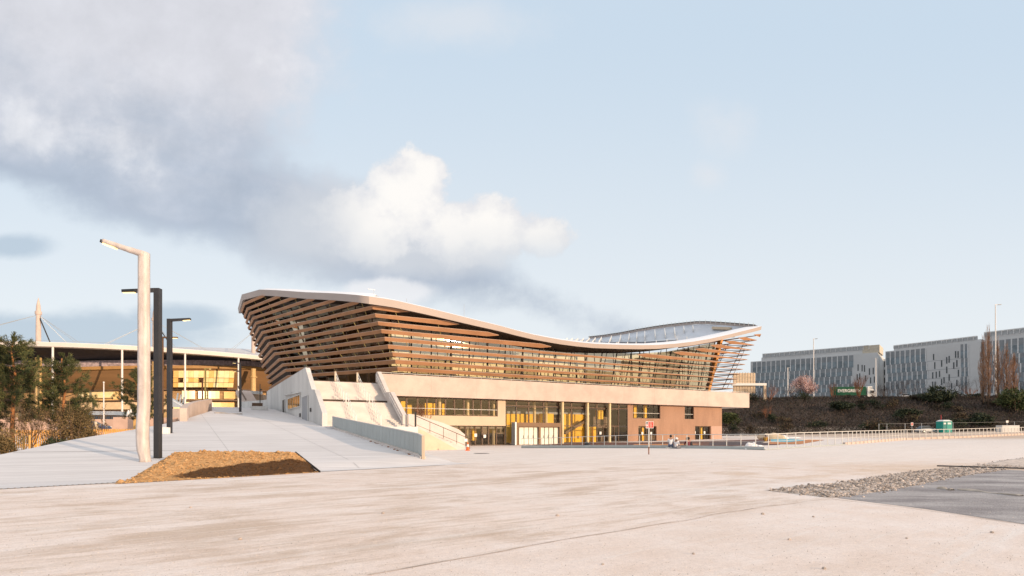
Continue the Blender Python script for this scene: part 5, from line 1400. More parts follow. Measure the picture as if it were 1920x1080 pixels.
        for da, rr, th in ((-.30 if i == 0 else -.14, 147, .10), (-.285 if i == 0 else -.15, 146, .10), (.17, 147, .10), (.18, 146, .10), (.06, 136, .28), (.09, 122, .10)):
            q = P(rr, a + da, 46.3); g = MB(); g.tube(top, q, th, n=6); B('cable', g, M['metal'] if th < .2 else M['dark'], ms)
    return t
stadium()

# ------------------------------------------------------------------ vegetation generators
def leafmat(name, cols, rough=.7):
    m, nt, b = newmat(name); g = nt.nodes.new('ShaderNodeNewGeometry'); cr = nt.nodes.new('ShaderNodeValToRGB'); nt.links.new(g.outputs['Random Per Island'], cr.inputs[0])
    e = cr.color_ramp.elements; n = len(cols)
    while len(e) < n: e.new(.5)
    for i, c in enumerate(cols): e[i].position = i / max(1, n - 1); e[i].color = (*c, 1)
    big = noise(nt, pos(nt), .45, 4, .6); x = nt.nodes.new('ShaderNodeMixRGB'); x.blend_type = 'MULTIPLY'; x.inputs[0].default_value = 1
    nt.links.new(cr.outputs[0], x.inputs[1]); nt.links.new(big.ss(.3, .7, .55, 1.35).k, x.inputs[2]); nt.links.new(x.outputs[0], b.inputs['Base Color'])
    b.inputs['Roughness'].default_value = rough; b.inputs['Specular IOR Level'].default_value = .15
    return m
PINE = leafmat('pine_needles', [(.030, .042, .018), (.058, .072, .030), (.090, .100, .040), (.15, .13, .05)])
BARK_O = mat('orange_pine_bark', (.34, .15, .06), .9, .3, 3, .5); BARK = mat('grey_brown_bark', (.13, .09, .06), .9, .3, 3, .4); TWIG = mat('bare_twigs', (.19, .12, .075), .9, .3, 1, island=.4)
TWIGR = mat('russet_twigs', (.26, .105, .05), .9, .3, 1, island=.5); TWIGD = mat('dark_twigs', (.07, .05, .045), .9, .3, 1, island=.5)
OLIVE = leafmat('olive_shrub_leaves', [(.09, .07, .035), (.14, .105, .05), (.20, .135, .06), (.27, .19, .09)])
DKGREEN = leafmat('dark_evergreen_leaves', [(.022, .030, .018), (.038, .050, .028), (.060, .070, .034)]); MIDGREEN = leafmat('mid_green_leaves', [(.05, .065, .025), (.075, .095, .036), (.10, .11, .045)])
PINKB = leafmat('pink_blossom', [(.52, .33, .30), (.66, .46, .42), (.74, .56, .51), (.58, .38, .34)]); WHITEB = leafmat('white_blossom', [(.42, .40, .40), (.30, .27, .27), (.55, .52, .5)])
def rv(r): 
    while True:
        v = Vector((r.uniform(-1, 1), r.uniform(-1, 1), r.uniform(-1, 1)))
        if .05 < v.length < 1: return v
def blade(g, p, d, l, w, r):
    s = d.cross(rv(r)).normalized() * w / 2; q = p + d * l
    g.add([p - s, p + s, q + s * .4, q - s * .4], [(0, 1, 2, 3)])
def pine(base, H, rad, seed, label, lean=0.0, low=.28, dens=1.0, group='pines below the ramp'):
    r = random.Random(seed); b = Vector(base); t = thing('pine_tree', label, 'pine tree', b, group)
    g = MB(); n = 9; pts = [b + Vector((lean * H * (i / n) + .10 * math.sin(i * 1.1 + seed), .08 * math.cos(i * 1.7 + seed), H * i / n)) for i in range(n + 1)]; r0 = H * .018
    g.path(pts, [r0 * (1 - .85 * i / n) + .015 for i in range(n + 1)], 8); g.build('trunk', BARK_O, t, smooth=True)
    br = MB(); fo = MB(); z = low
    while z < .985:
        k = r.randint(4, 6); prof = (1 - (z - low) / (1 - low)); rr = rad * (.22 + .95 * prof ** .75) * (1 if z > low + .08 else .8)
        for i in range(k):
            if r.random() < .12: continue
            a = 2 * math.pi * i / k + r.uniform(-.5, .5) + z * 9; f = min(z * n, n - .01); j = int(f); p = pts[j].lerp(pts[j + 1], f - j)
            L = rr * r.uniform(.65, 1.15); rise = L * (.15 + .45 * z) * r.uniform(.5, 1.3); d = Vector((math.cos(a), math.sin(a), 0)); e = p + d * L + Vector((0, 0, rise)); m = p.lerp(e, .55) - Vector((0, 0, L * .07))
            br.path([p, m, e], [.035 * (1.1 - z) + .014, .02, .008], 5)
            for c in range(int((3 + L * 5.4) * dens)):
                u = r.uniform(.32, 1.04); q = (p.lerp(m, u / .55) if u < .55 else m.lerp(e, (u - .55) / .45)) + rv(r) * (.14 + .22 * u) * (.5 + .4 * rad / 2)
                tw = (d * .8 + rv(r) * .9 + Vector((0, 0, .6))).normalized()
                for _ in range(40): blade(fo, q + rv(r) * .13 + tw * r.uniform(0, .2), (tw + rv(r) * .95).normalized(), r.uniform(.09, .19), .028, r)
        z += r.uniform(.045, .07)
    for c in range(5):
        q = pts[-1] + Vector((r.uniform(-.1, .1), r.uniform(-.1, .1), r.uniform(-.3, .25)))
        for _ in range(26): blade(fo, q, (rv(r) * .6 + Vector((0, 0, 1))).normalized(), .3, .03, r)
    br.build('limbs', BARK, t, fix=False); fo.build('crown', PINE, t, fix=False); return t
def bare(base, H, spread, seed, name, label, cat, twig, group=None, stems=5, depth=4, leaf=None, nleaf=0, lsize=.12, up=.6, r0=.05):
    r = random.Random(seed); b = Vector(base); t = thing(name, label, cat, b, group); g = MB(); lf = MB(); tips = []
    def grow(p, d, l, rad, dep):
        e = p + d * l; g.tube(p, e, rad, rad * .62, 4 if dep > 1 else 3, cap=False)
        if leaf is not None and dep <= 2: tips.append((p, e))
        if dep == 0: return
        for _ in range(r.randint(2, 3)):
            grow(e if r.random() < .6 else p.lerp(e, r.uniform(.5, .95)), (d * .9 + rv(r) * .62 * spread + Vector((0, 0, up * .25))).normalized(), l * r.uniform(.62, .86), rad * .58, dep - 1)
    for i in range(stems):
        a = r.uniform(0, 6.28); d = Vector((math.cos(a) * spread * .55, math.sin(a) * spread * .55, 1)).normalized(); grow(b + Vector((math.cos(a) * .12, math.sin(a) * .12, -.1)), d, H * r.uniform(.26, .36), r0 * H * .2, depth)
    g.build('branches', twig, t, fix=False)
    if leaf is not None and nleaf:
        for _ in range(nleaf):
            p, e = r.choice(tips); q = p.lerp(e, r.random()) + rv(r) * lsize; blade(lf, q, rv(r).normalized(), lsize, lsize * .75, r)
        lf.build('crown', leaf, t, fix=False)
    return t
def bush(base, rx, ry, h, seed, name, label, cat, leaf, n=900, size=.3, group=None, twig=None):
    r = random.Random(seed); b = Vector(base); t = thing(name, label, cat, b, group); g = MB(); tw = MB()
    lobes = [(rv(r) * .55, r.uniform(.38, .62)) for _ in range(9)]
    for _ in range(n):
        c, k = r.choice(lobes); v = rv(r).normalized() * k * r.uniform(.55, 1.0) + c
        p = b + Vector((v.x * rx, v.y * ry, max(-.05, (v.z * .5 + .5)) * h))
        blade(g, p, (rv(r) + Vector((0, 0, .3))).normalized(), size * r.uniform(.6, 1.3), size * r.uniform(.3, .7), r)
    for _ in range(14):
        a = rv(r); q = b + Vector((a.x * rx * .7, a.y * ry * .7, h * r.uniform(.5, .95))); tw.tube(b + Vector((a.x * rx * .15, a.y * ry * .15, -.1)), q, .04 * h * .3, .01, 4, cap=False)
    tw.build('stems', twig or BARK, t, fix=False); g.build('foliage', leaf, t, fix=False); return t

# ------------------------------------------------------------------ trees and yards left of the ramp
def gpt(px, d, z=None): x = (px - CX) / F * d; return Vector((x, d, G(x, d) if z is None else z))
def topz(py, d): return EYE + (HY - py) / F * d
d = 37.0; p = gpt(24, d, .2); pine(p, topz(634, d) - p.z, 1.95, 21, 'tallest pine, at the left edge of the picture, with an orange trunk', .012, .30, 1.25)
d = 40.0; p = gpt(119, d, .4); pine(p, topz(672, d) - p.z, 2.0, 33, 'second pine, between the tallest one and the wrapped lamp', .0, .30, 1.1)
d = 62.0; p = gpt(262, d, .6); pine(p, topz(700, d) - p.z, 2.6, 47, 'small dark pine half hidden behind the lamp posts', -.01, .34, 1.1)
d = 36.5; p = gpt(-40, d, .2); pine(p, topz(690, d) - p.z, 1.5, 58, 'pine cut off by the left edge of the picture', 0, .25, .8)
for i, (px, d, H, sp, st, lab) in enumerate(((42, 36, 3.6, .9, 8, 'bare multi-stemmed shrub beside the orange trunk of the tallest pine'), (75, 37, 3.2, .9, 7, 'bare twiggy shrub between the two large pines'), (182, 44, 4.6, .7, 4, 'bare slender sapling right of the second pine'), (104, 38, 2.6, 1.0, 9, 'low bare shrub at the foot of the second pine'))):
    p = gpt(px, d, .1); bare(p, H, sp, 60 + i, 'bare_shrub', lab, 'shrub', TWIG, 'bare shrubs below the ramp', st, 5, OLIVE, 260, .09, .6, .035)
for i, (px, d, rx, h, n, lf, lab) in enumerate(((8, 33, 1.2, 2.2, 2600, OLIVE, 'rounded olive shrub in the lower left corner by the ramp edge'), (135, 38.5, 1.7, 4.2, 4200, OLIVE, 'large loose olive shrub in front of the second pine'), (103, 36.5, .9, 1.5, 1500, DKGREEN, 'small dark green shrub against the ramp edge'), (165, 46, 1.0, 2.2, 1500, DKGREEN, 'dark green shrub beside the orange slatted fence'), (300, 63, .9, 2.6, 1200, OLIVE, 'straggly ochre shrub seen between the two nearest posts'))):
    p = gpt(px, d, .1); bush(p, rx, rx * .8, h, 80 + i, 'shrub', lab, 'shrub', lf, int(n * 1.7), .095, 'leafy shrubs below the ramp', TWIG)
# tree stakes
stake = mat('sunlit_timber', (.62, .36, .12), .7, .15, 4)
for i, px in enumerate((44.5, 55.5)):
    d = 35.2; p = gpt(px, d, .1); g = MB(); g.tube(p, (p.x, p.y, topz(815, d)), .055, n=8); tag(g.build('tree_stake', stake), 'sunlit round timber stake below the pines, %s one of the pair' % ('left' if i == 0 else 'right'), 'stake', 'timber stakes')
# slatted timber fence in low sun
def slat_fence(x0, x1, d0, d1, y0, y1, name, label, m):
    a, b = gpt(x0, d0), gpt(x1, d1); z0, z1 = topz(y1, d0), topz(y0, d0); t = thing(name, label, 'fence', (a.x, a.y, 0)); n = int((b - a).length / .13)
    g = MB()
    for i in range(n):
        p = a.lerp(b, i / n); g.bar((p.x, p.y, z0), (p.x, p.y, z1), .10, .03)
    g.build('slat_panel', m, t); a2, b2 = a + Vector((0, .06, 0)), b + Vector((0, .06, 0))
    for z in (z0 + .25, z1 - .2): g = MB(); g.bar((a2.x, a2.y, z), (b2.x, b2.y, z), .05, .09); g.build('rail', m, t)
    for f in (0, .5, 1): p = a2.lerp(b2, f) + Vector((0, .06, 0)); g = MB(); g.bar((p.x, p.y, 0), (p.x, p.y, z1), .09, .09); g.build('post', m, t)
slat_fence(161, 262, 52, 54, 804, 826, 'timber_fence', 'bright orange slatted timber fence just beyond the ramp edge', mat('orange_timber', (.74, .40, .10), .7, .12, 3))
slat_fence(20, 108, 50, 52, 806, 840, 'timber_fence', 'orange timber fence glimpsed behind the trunks of the pines', bpy.data.materials['orange_timber'])
def wallthing(x0, x1, d, y0, y1, th, m, name, label, cat='wall'):
    a, b = gpt(x0, d), gpt(x1, d); g = MB(); g.box(a.x, b.x, d, d + th, -.5, topz(y0, d)); return tag(g.build(name, m), label, cat)
pinkw = mat('pink_rendered_wall', (.60, .40, .30), .8, .12, .5, .2)
wallthing(212, 249.5, 78, 782, 804, .8, pinkw, 'concrete_wall', 'pink rendered block of wall below the ramp, left of the lamps')
wallthing(250, 255.5, 77, 780.5, 804, .6, stake, 'gate_post', 'broad ochre gate post at the end of the pink wall', 'post')
wallthing(256, 330, 84, 783, 804, .6, pinkw, 'concrete_wall', 'pink wall running behind the lamp posts to the curved low wall')
wallthing(150, 212, 96, 786, 806, .5, pinkw, 'concrete_wall', 'long pinkish wall behind the second pine')
wallthing(-20, 150, 104, 783, 806, .5, pinkw, 'concrete_wall', 'low pinkish wall glimpsed behind the trunks at the far left')
g = MB(); a, b = at(165, 770, 110), at(215, 770, 110); g.box(a.x, b.x, 110, 118, topz(778, 110), topz(771, 110)); cw = g.build('canopy_roof', M['white'], None); 
tk = thing('kiosk', 'small kiosk with a flat white roof in front of the stadium', 'kiosk', (a.x, 110, 3)); cw.location = (-a.x, -110, -3); cw.parent = tk
g = MB(); g.box(a.x + .4, b.x - .4, 110.6, 117, 0, topz(778.2, 110)); g.build('walls', mat('kiosk_wall', (.30, .22, .17), .7, .2, .6), tk)
for i in range(4): g = MB(); x = a.x + .6 + i * 1.2; g.box(x, x + .9, 110.5, 110.58, topz(790, 110), topz(780.5, 110)); g.build('window', mat('kiosk_glass', (.07, .08, .09), .2, spec=.8) if i == 0 else bpy.data.materials['kiosk_glass'], tk)
# pole, leaning stump, pale sacks on the wall
p = gpt(194.6, 90, 2.0); t = thing('flagpole', 'thin white flagpole rising in front of the stadium left of the lamps', 'flagpole', p); g = MB(); g.tube(p - Vector((0, 0, 1)), (p.x, p.y, topz(718, 90)), .11, .07, 8); g.build('pole', M['steel'], t); g = MB(); g.lathe((p.x, p.y, topz(718, 90)), [(.08, 0), (.14, .08), (.08, .2)], 8); g.build('finial', M['steel'], t)
p = gpt(185.5, 60, 1.2); g = MB(); g.tube(p, (p.x - .35, p.y, topz(791, 60)), .15, .12, 10); tag(g.build('leaning_post', M['cream']), 'pale stump of a post leaning above the orange fence', 'post')
x = gpt(243.5, 78.4).x
for i, (dx, h, s) in enumerate(((-.18, .95, .24), (.16, 1.05, .22))):
    g = MB(); z = topz(782, 78); g.lathe((x + dx, 78.4, z), [(s, 0), (s * 1.15, h * .3), (s * .8, h * .6), (s * .55, h * .8), (s * .35, h)], 10); tag(g.build('sack', M['white'], smooth=True), 'pale full sack standing on the pink wall, %s one of two' % ('left' if i == 0 else 'right'), 'sack', 'sacks on the wall')
# white shell pavilion with raking poles behind the low wall
def pavilion():
    o = at(338, 757, 92); t = thing('play_pavilion', 'white folded canopy with three raking poles beyond the low wall', 'pavilion', o)
    pt = lambda px, py, d: at(px, py, d)
    g = MB(); g.add([pt(318, 763, 92), pt(318, 748, 92), pt(322, 745.5, 95), pt(343, 758, 92), pt(345, 764, 90)], [(0, 1, 2, 3, 4)]); g.add([pt(318, 763, 98), pt(345, 764, 98)], []); g.build('canopy', M['white'], t, fix=False)
    g = MB(); g.add([pt(343, 758.5, 92), pt(336, 751, 96), pt(348, 758.5, 91)], [(0, 1, 2)]); g.build('canopy', M['dark'], t, fix=False)
    g = MB(); g.add([pt(340, 759, 92), pt(358, 754, 94), pt(361, 753.5, 96), pt(352, 759.5, 91)], [(0, 1, 2, 3)]); g.build('canopy', mat('blue_grey_canopy', (.36, .40, .48), .6), t, fix=False)
    for x0, y0, x1, y1 in ((330.5, 751, 334, 737), (336.5, 753, 340, 740), (342.5, 757, 345, 744)): g = MB(); g.tube(pt(x0, y0 + 6, 93), pt(x1, y1, 93), .13, n=8); g.build('raking_pole', M['white'], t)
    g = MB(); a, b = gpt(318, 91), gpt(344, 90); g.box(a.x, b.x, 90.4, 91, 0, topz(766, 90)); g.build('base_wall', M['slab'], t)
pavilion()
# outdoor stair with white balustrade at the far side of the plaza
def plaza_stair():
    t = thing('plaza_stair', 'far flight of pale steps with a slanting handrail beyond the two-arm lamp', 'staircase', at(462, 755, 104))
    a, b, d = at(456, 735, 104), at(471, 760, 100), 104
    g = MB(); g.bar(a, b, 2.5, .5); g.build('flight', M['slab'], t); g = MB(); g.bar(a + Vector((-.3, -1.3, .9)), b + Vector((-.3, -1.3, .9)), .12, .3); g.build('handrail', M['bronze'], t)
    g = MB(); a, b = at(456, 734.5, 105), at(492, 737, 108); g.bar(a, b, .2, .55); g.build('gallery_edge', M['white'], t)
    g = MB(); a, b = at(458, 737, 105), at(492, 740, 108); g.hexa([a + Vector((0, .3, -3.5)), b + Vector((0, .3, -3.5)), b + Vector((0, 3, -3.5)), a + Vector((0, 3, -3.5))], [a + Vector((0, .3, 0)), b + Vector((0, .3, 0)), b + Vector((0, 3, 0)), a + Vector((0, 3, 0))]); g.build('wall', mat('gallery_wall', (.45, .32, .22), .7, .2, .6), t)
plaza_stair()

# ------------------------------------------------------------------ vehicles
rub = mat('tyre_rubber', (.02, .02, .02), .8); cgl = mat('car_glass', (.02, .025, .03), .08, spec=.9)
def car(loc, rz, label, col, L=4.5, W=1.8, H=1.48, group=None, name='parked_car'):
    t = thing(name, label, 'car', loc, group, rz); pm = mat('car_paint_%s' % '_'.join('%02d' % int(c * 99) for c in col), col, .3, .03, spec=.6)
    def bb(n, mb, m, p=t): o = mb.build(n, m, None); o.parent = p; return o
    sec = [(-L / 2, .38, .62, .80), (-L / 2 + .12, .30, .82, .86), (-L * .30, .26, .93, .90), (-L * .02, .25, .95, .90), (L * .22, .25, .92, .90), (L / 2 - .25, .28, .78, .86), (L / 2, .40, .60, .74)]
    g = MB(); pr = []
    for x, z0, z1, w in sec:
        w = w * W / 1.8; pr.append([(x, -w, z0 + .08), (x, -w * .93, z0), (x, w * .93, z0), (x, w, z0 + .08), (x, w, z1 - .10), (x, w * .90, z1), (x, -w * .90, z1), (x, -w, z1 - .10)])
    g.sweep(None, pr); bb('body', g, pm)
    g = MB(); w = W / 2 * .86; w2 = W / 2 * .70; cx = [(-L * .44, .84), (-L * .30, H - .04), (L * .04, H), (L * .25, .90)]
    g.sweep(None, [[(x, -w if k in (0, 3) else -w2, z - .0), (x, w if k in (0, 3) else w2, z), (x, w, .80), (x, -w, .80)] for k, (x, z) in enumerate(cx)]); bb('glasshouse', g, cgl)
    g = MB(); g.hexa([(-L * .30, -w2, H - .035), (L * .04, -w2, H + .005), (L * .04, w2, H + .005), (-L * .30, w2, H - .035)], [(-L * .29, -w2 * .95, H), (L * .03, -w2 * .95, H + .035), (L * .03, w2 * .95, H + .035), (-L * .29, w2 * .95, H)]); bb('roof', g, pm)
    for x in (-L * .31, L * .31):
        for s in (-1, 1):
            g = MB(); g.tube((x, s * (W / 2 - .19), .32), (x, s * (W / 2 + .01), .32), .32, n=18); o = bb('wheel', g, rub); g = MB(); g.tube((x, s * (W / 2 - .0), .32), (x, s * (W / 2 + .02), .32), .20, n=12); bb('rim', g, M['metal'], o)
    for s in (-1, 1):
        g = MB(); g.box(L / 2 - .09, L / 2 + .005, s * .62 - .16, s * .62 + .16, .58, .70); bb('headlight', g, M['white'])
        g = MB(); g.box(-L / 2 - .004, -L / 2 + .08, s * .66 - .12, s * .66 + .12, .62, .74); bb('tail_light', g, mat('tail_red', (.4, .02, .02), .3) if 'tail_red' not in bpy.data.materials else bpy.data.materials['tail_red'])
        g = MB(); g.box(L * .16, L * .20, s * (W / 2 + .02), s * (W / 2 + .16), .88, 1.0); bb('mirror', g, pm)
    return t
RD = math.atan2(-.12, 1)
def roadpt(px, off=0):
    r = (px - CX) / F; x = 100.0
    for _ in range(30): y = base_y(x) + 53 + off; x = r * y
    return Vector((x, y, G(x, y) + .03))
car(roadpt(1699, -3.2), RD, 'silver car driving on the road along the top of the bank', (.55, .56, .58), 4.6, name='car')
p = gpt(175, 88, 2.0); car(p, .1, 'dark blue car parked behind the orange fence', (.03, .05, .12))
p = gpt(140, 90, 2.0); car(p, .1, 'white car parked left of the dark blue one behind the second pine', (.6, .6, .6))
p = gpt(1738, 125); p.z = G(p.x, p.y); car(p, RD + .2, 'grey car parked behind the railing left of the green toilet cabin', (.34, .36, .38), 4.4)
def truck():
    p = roadpt(1600, -2.8); t = thing('container_truck', 'white lorry hauling a long green shipping container along the top of the bank', 'lorry', p, rz=RD)
    gr = mat('container_green', (.012, .115, .055), .5, .08, .5)
    def bb(n, mb, m, par=t, **k): o = mb.build(n, m, None, **k); o.parent = par; return o
    L0, L1 = -6.3, 3.1
    g = MB(); n = 40; g.box(L0, L1, -1.2, 1.2, 1.15, 3.75)
    c = bb('container', g, gr)
    for i in range(46):
        pass
    g = MB()
    for i in range(47): x = L0 + .15 + i * .2; g.box(x, x + .09, -1.235, -1.201, 1.3, 3.6)
    bb('corrugation', g, gr, c)
    cu = bpy.data.curves.new('lettering', 'FONT'); cu.body = 'EVERGREEN'; cu.size = 1.28; cu.extrude = .012; cu.offset = .025; cu.align_x = 'LEFT'; cu.align_y = 'CENTER'; cu.materials.append(M['white'])
    tmp = bpy.data.objects.new('lettering', cu); COL.objects.link(tmp); bpy.context.view_layer.update()
    me = bpy.data.meshes.new_from_object(tmp.evaluated_get(bpy.context.evaluated_depsgraph_get())); bpy.data.objects.remove(tmp)
    o = bpy.data.objects.new('lettering', me); COL.objects.link(o); o.parent = c; o.location = (L0 + 1.15, -1.26, 2.5); o.rotation_euler = (R(90), 0, 0)
    g = MB(); g.box(L0, L1 + 2.2, -.45, .45, .85, 1.12); g.box(L0, L1, -1.15, 1.15, 1.03, 1.14); bb('chassis', g, M['dark'])
    wm = M['white']
    g = MB(); pr = [[(L1 + .45, s * 1.2, z) for s, z in ((-1, .75), (1, .75), (1, 3.35), (-1, 3.35))], [(L1 + .5, s * 1.22, z) for s, z in ((-1, .6), (1, .6), (1, 3.5), (-1, 3.5))], [(L1 + 2.2, s * 1.22, z) for s, z in ((-1, .6), (1, .6), (1, 3.0), (-1, 3.0))], [(L1 + 2.75, s * 1.18, z) for s, z in ((-1, .6), (1, .6), (1, 1.9), (-1, 1.9))], [(L1 + 2.85, s * 1.15, z) for s, z in ((-1, .6), (1, .6), (1, 1.3), (-1, 1.3))]]
    g.sweep(None, pr); cab = bb('cab', g, wm)
    g = MB(); g.box(L1 + .5, L1 + 2.0, -1.1, 1.1, 3.4, 3.85); bb('roof_fairing', g, wm, cab, bevel=.2)
    g = MB(); g.box(L1 + 1.25, L1 + 2.15, -1.235, -1.222, 1.8, 2.55); bb('side_window', g, cgl, cab)
    g = MB(); g.add([(L1 + 2.24, -1.08, 2.92), (L1 + 2.24, 1.08, 2.92), (L1 + 2.78, 1.08, 1.85), (L1 + 2.78, -1.08, 1.85)], [(0, 1, 2, 3)]); bb('windscreen', g, cgl, cab, fix=False)
    g = MB(); g.box(L1 + 2.1, L1 + 2.3, -1.5, -1.3, 1.9, 2.5); bb('mirror', g, M['dark'], cab)
    for x in (L0 + 1.0, L0 + 2.3, L0 + 3.6, L1 - .4, L1 + 1.9):
        for s in (-1, 1):
            g = MB(); g.tube((x, s * .92, .5), (x, s * 1.2, .5), .5, n=18); w = bb('wheel', g, rub); g = MB(); g.tube((x, s * 1.19, .5), (x, s * 1.22, .5), .27, n=12); bb('rim', g, M['metal'], w)
truck()

# ------------------------------------------------------------------ motorway furniture
def mast_lamp(px, ytop, d, label, arm=1.6):
    p = gpt(px, d); t = thing('lamp_mast', label, 'lamp mast', p, 'tall road lamp masts'); zt = topz(ytop, d)
    g = MB(); g.tube(p - Vector((0, 0, .5)), (p.x, p.y, zt), .20, .12, 10); g.build('mast', M['steel'], t)
    g = MB(); g.bar((p.x - .2, p.y, zt), (p.x + arm, p.y - .1, zt + .05), .16, .14); g.build('arm', M['steel'], t)
    g = MB(); g.bar((p.x + arm * .45, p.y, zt + .04), (p.x + arm, p.y - .1, zt + .06), .45, .18); g.build('lamp_head', M['metal'], t)
mast_lamp(1866.5, 571.5, 172, 'tallest road lamp mast, rising among the poplars at the right')
mast_lamp(1525.5, 635.5, 196, 'tall road lamp mast in front of the grey offices beside the pink blossom', 1.2)
mast_lamp(1477, 690, 186, 'short road lamp mast left of the pink blossom tree', .8)
mast_lamp(1642, 672, 190, 'road lamp mast standing at the cab of the lorry', .6)
def gantry():
    d = 170; t = thing('road_gantry', 'cream road gantry with a gridded sign back behind the corner of the base', 'gantry', gpt(1434, d)); X = lambda px: (px - CX) / F * d
    cm = mat('gantry_cream', (.60, .47, .33), .6)
    g = MB(); g.box(X(1431.6), X(1436), d - .3, d + .3, 5, topz(721.5, d)); g.build('leg', cm, t)
    g = MB(); g.box(X(1372), X(1436.6), d - .32, d + .32, topz(723, d), topz(718.6, d)); g.build('beam', M['white'], t)
    g = MB(); g.box(X(1376), X(1417.5), d + .5, d + .7, topz(737, d), topz(699, d)); s = g.build('sign_back', cm, t)
    for i in range(8): g = MB(); x = X(1378 + i * 5.2); g.box(x - .06, x + .06, d + .4, d + .5, topz(737, d), topz(697.5, d)); g.build('stiffener', M['cream'], s)
    for y in (706, 714, 729): g = MB(); g.box(X(1376), X(1417.5), d + .34, d + .4, topz(y, d) - .05, topz(y, d) + .05); g.build('stiffener', M['cream'], s)
    g = MB(); g.box(X(1405), X(1409), d - .2, d + .2, topz(748, d), topz(738, d)); g.build('control_box', M['cream'], t)
gantry()
g = MB(); a = at(1757, 744, 182); g.add([a, a + Vector((1.5, 0, -.1)), a + Vector((.25, .1, 1.3))], [(0, 1, 2)]); g.add([a + Vector((0, .5, 0)), a + Vector((1.5, .5, -.1)), a + Vector((.25, .6, 1.3))], [(0, 2, 1)]); tag(g.build('green_marker', mat('bright_green', (.03, .30, .13), .5), fix=False), 'small bright green triangular board on the top of the bank', 'board')

# ------------------------------------------------------------------ office blocks beyond the road
OW = mat('office_pale_panel', (.55, .56, .56), .55, .05, .15); OG = mat('office_blue_glass', (.15, .19, .215), .2, .35, .35, spec=.7); OS = mat('office_spandrel', (.23, .25, .265), .4, .12, .4); OF = mat('office_fin', (.60, .61, .61), .5); OD = mat('office_slot_glass', (.045, .05, .055), .2, spec=.6)
def office(label, o, dr, name='office_block'):
    t = thing(name, label, 'office building', (o[0], o[1], 11)); dr = Vector((dr[0], dr[1], 0)).normalized(); nr = Vector((-dr.y, dr.x, 0))
    if nr.y < 0: nr = -nr
    return t, Vector((o[0], o[1], 0)), dr, nr
ROWS = [35.6, 30.2, 26.6, 23.2, 19.8, 16.4, 12.6]
def obx(g, o, dr, nr, s0, s1, w0, w1, z0, z1): return g.obox(o, dr, nr, s0, s1, w0, w1, z0, z1)
def bays(t, o, dr, nr, s0, s1, n, shift=.22, rows=6):
    mesh = {}
    for j in range(rows):
        zt, zb = ROWS[j], ROWS[j + 1]; w = (s1 - s0) / n
        if j not in mesh:
            g = MB(); lo = o + dr * s0
            g.m = 0; obx(g, lo, dr, nr, .01, w - .01, -.05, .02, zb + .03, zb + (zt - zb) * .55); g.m = 1; obx(g, lo, dr, nr, .01, w - .01, -.04, .02, zb + (zt - zb) * .55 + .01, zt - .03); g.m = 2; obx(g, lo, dr, nr, w * .78, w * .78 + .40, -.14, -.051, zb + .05, zt - .05)
            f = g.build('window', [OG, OS, OF], t); base = f
        for i in range(n):
            c = base if i == 0 else base.copy()
            if i: COL.objects.link(c); c.parent = t
            c.location = base.location if i == 0 else (dr * (w * i)) 
            if i == 0: b0 = Vector(base.location)
        off = (j % 3) * shift * w
        for c in [x for x in t.children if x.data == base.data]: c.location = Vector(c.location) + dr * off
def parapet(t, o, dr, nr, s0, s1, z0, z1, step=2.1, solid=True):
    g = MB(); s = s0
    obx(g, o, dr, nr, s0, s1, .15, .3, z1 - .18, z1)
    while s < s1: obx(g, o, dr, nr, s, s + .25, .1, .35, z0, z1 - .181); s += step
    g.build('parapet_screen', OF, t)
    g = MB(); obx(g, o, dr, nr, s0, s1, .5, .56, z0, z1 - .2); g.build('parapet_mesh', mat('parapet_mesh', (.42, .44, .45), .6) if 'parapet_mesh' not in bpy.data.materials else bpy.data.materials['parapet_mesh'], t)
def slots(t, o, dr, nr, L):
    for s, z, h in L: g = MB(); obx(g, o, dr, nr, s, s + .42, -.03, .02, z, z + h); g.build('slot_window', OD, t)
# first block
t, o, dr, nr = office('long grey glass office block with pale fins behind the blossom tree', (148.6, 250), (-.783, .622))
g = MB(); obx(g, o, dr, nr, -8.6, 43.3, .03, 26, 10, 36.0); g.build('wall', OW, t)
g = MB(); obx(g, o, dr, nr, -6, 38.5, .6, 24, 36.0, 37.6); g.build('roof_storey', OW, t); parapet(t, o, dr, nr, -5.5, 38, 37.6, 39.4)
g = MB(); obx(g, o, dr, nr, -9.2, -3.0, .4, 14, 36.01, 39.3); g.build('plant_room', mat('plant_room_cream', (.52, .47, .38), .6), t)
bays(t, o, dr, nr, .4, 42.8, 20)
slots(t, o, dr, nr, [(-1.6, 28.6, 2.8), (-3.1, 28.3, 2.8), (-4.0, 28, 2.9), (-5.8, 26.6, 2.8), (-7.2, 26.8, 2.8), (-1.3, 24.6, 2.6), (-2.2, 24.9, 2.6), (-4.4, 23.9, 2.6), (-6.2, 22.9, 2.6), (-7.6, 23.2, 2.6)])
# linking part in the gap
t, o, dr, nr = office('recessed grey link between the two office blocks', (165, 262), (-.9, .43))
g = MB(); obx(g, o, dr, nr, -6, 14, 0, 12, 10, 35.2); g.build('wall', OW, t)
slots(t, o, dr, nr, [(i * 1.9 - 4, z, 2.6) for i in range(8) for z in (31.5, 27.8, 24.2, 20.6)])
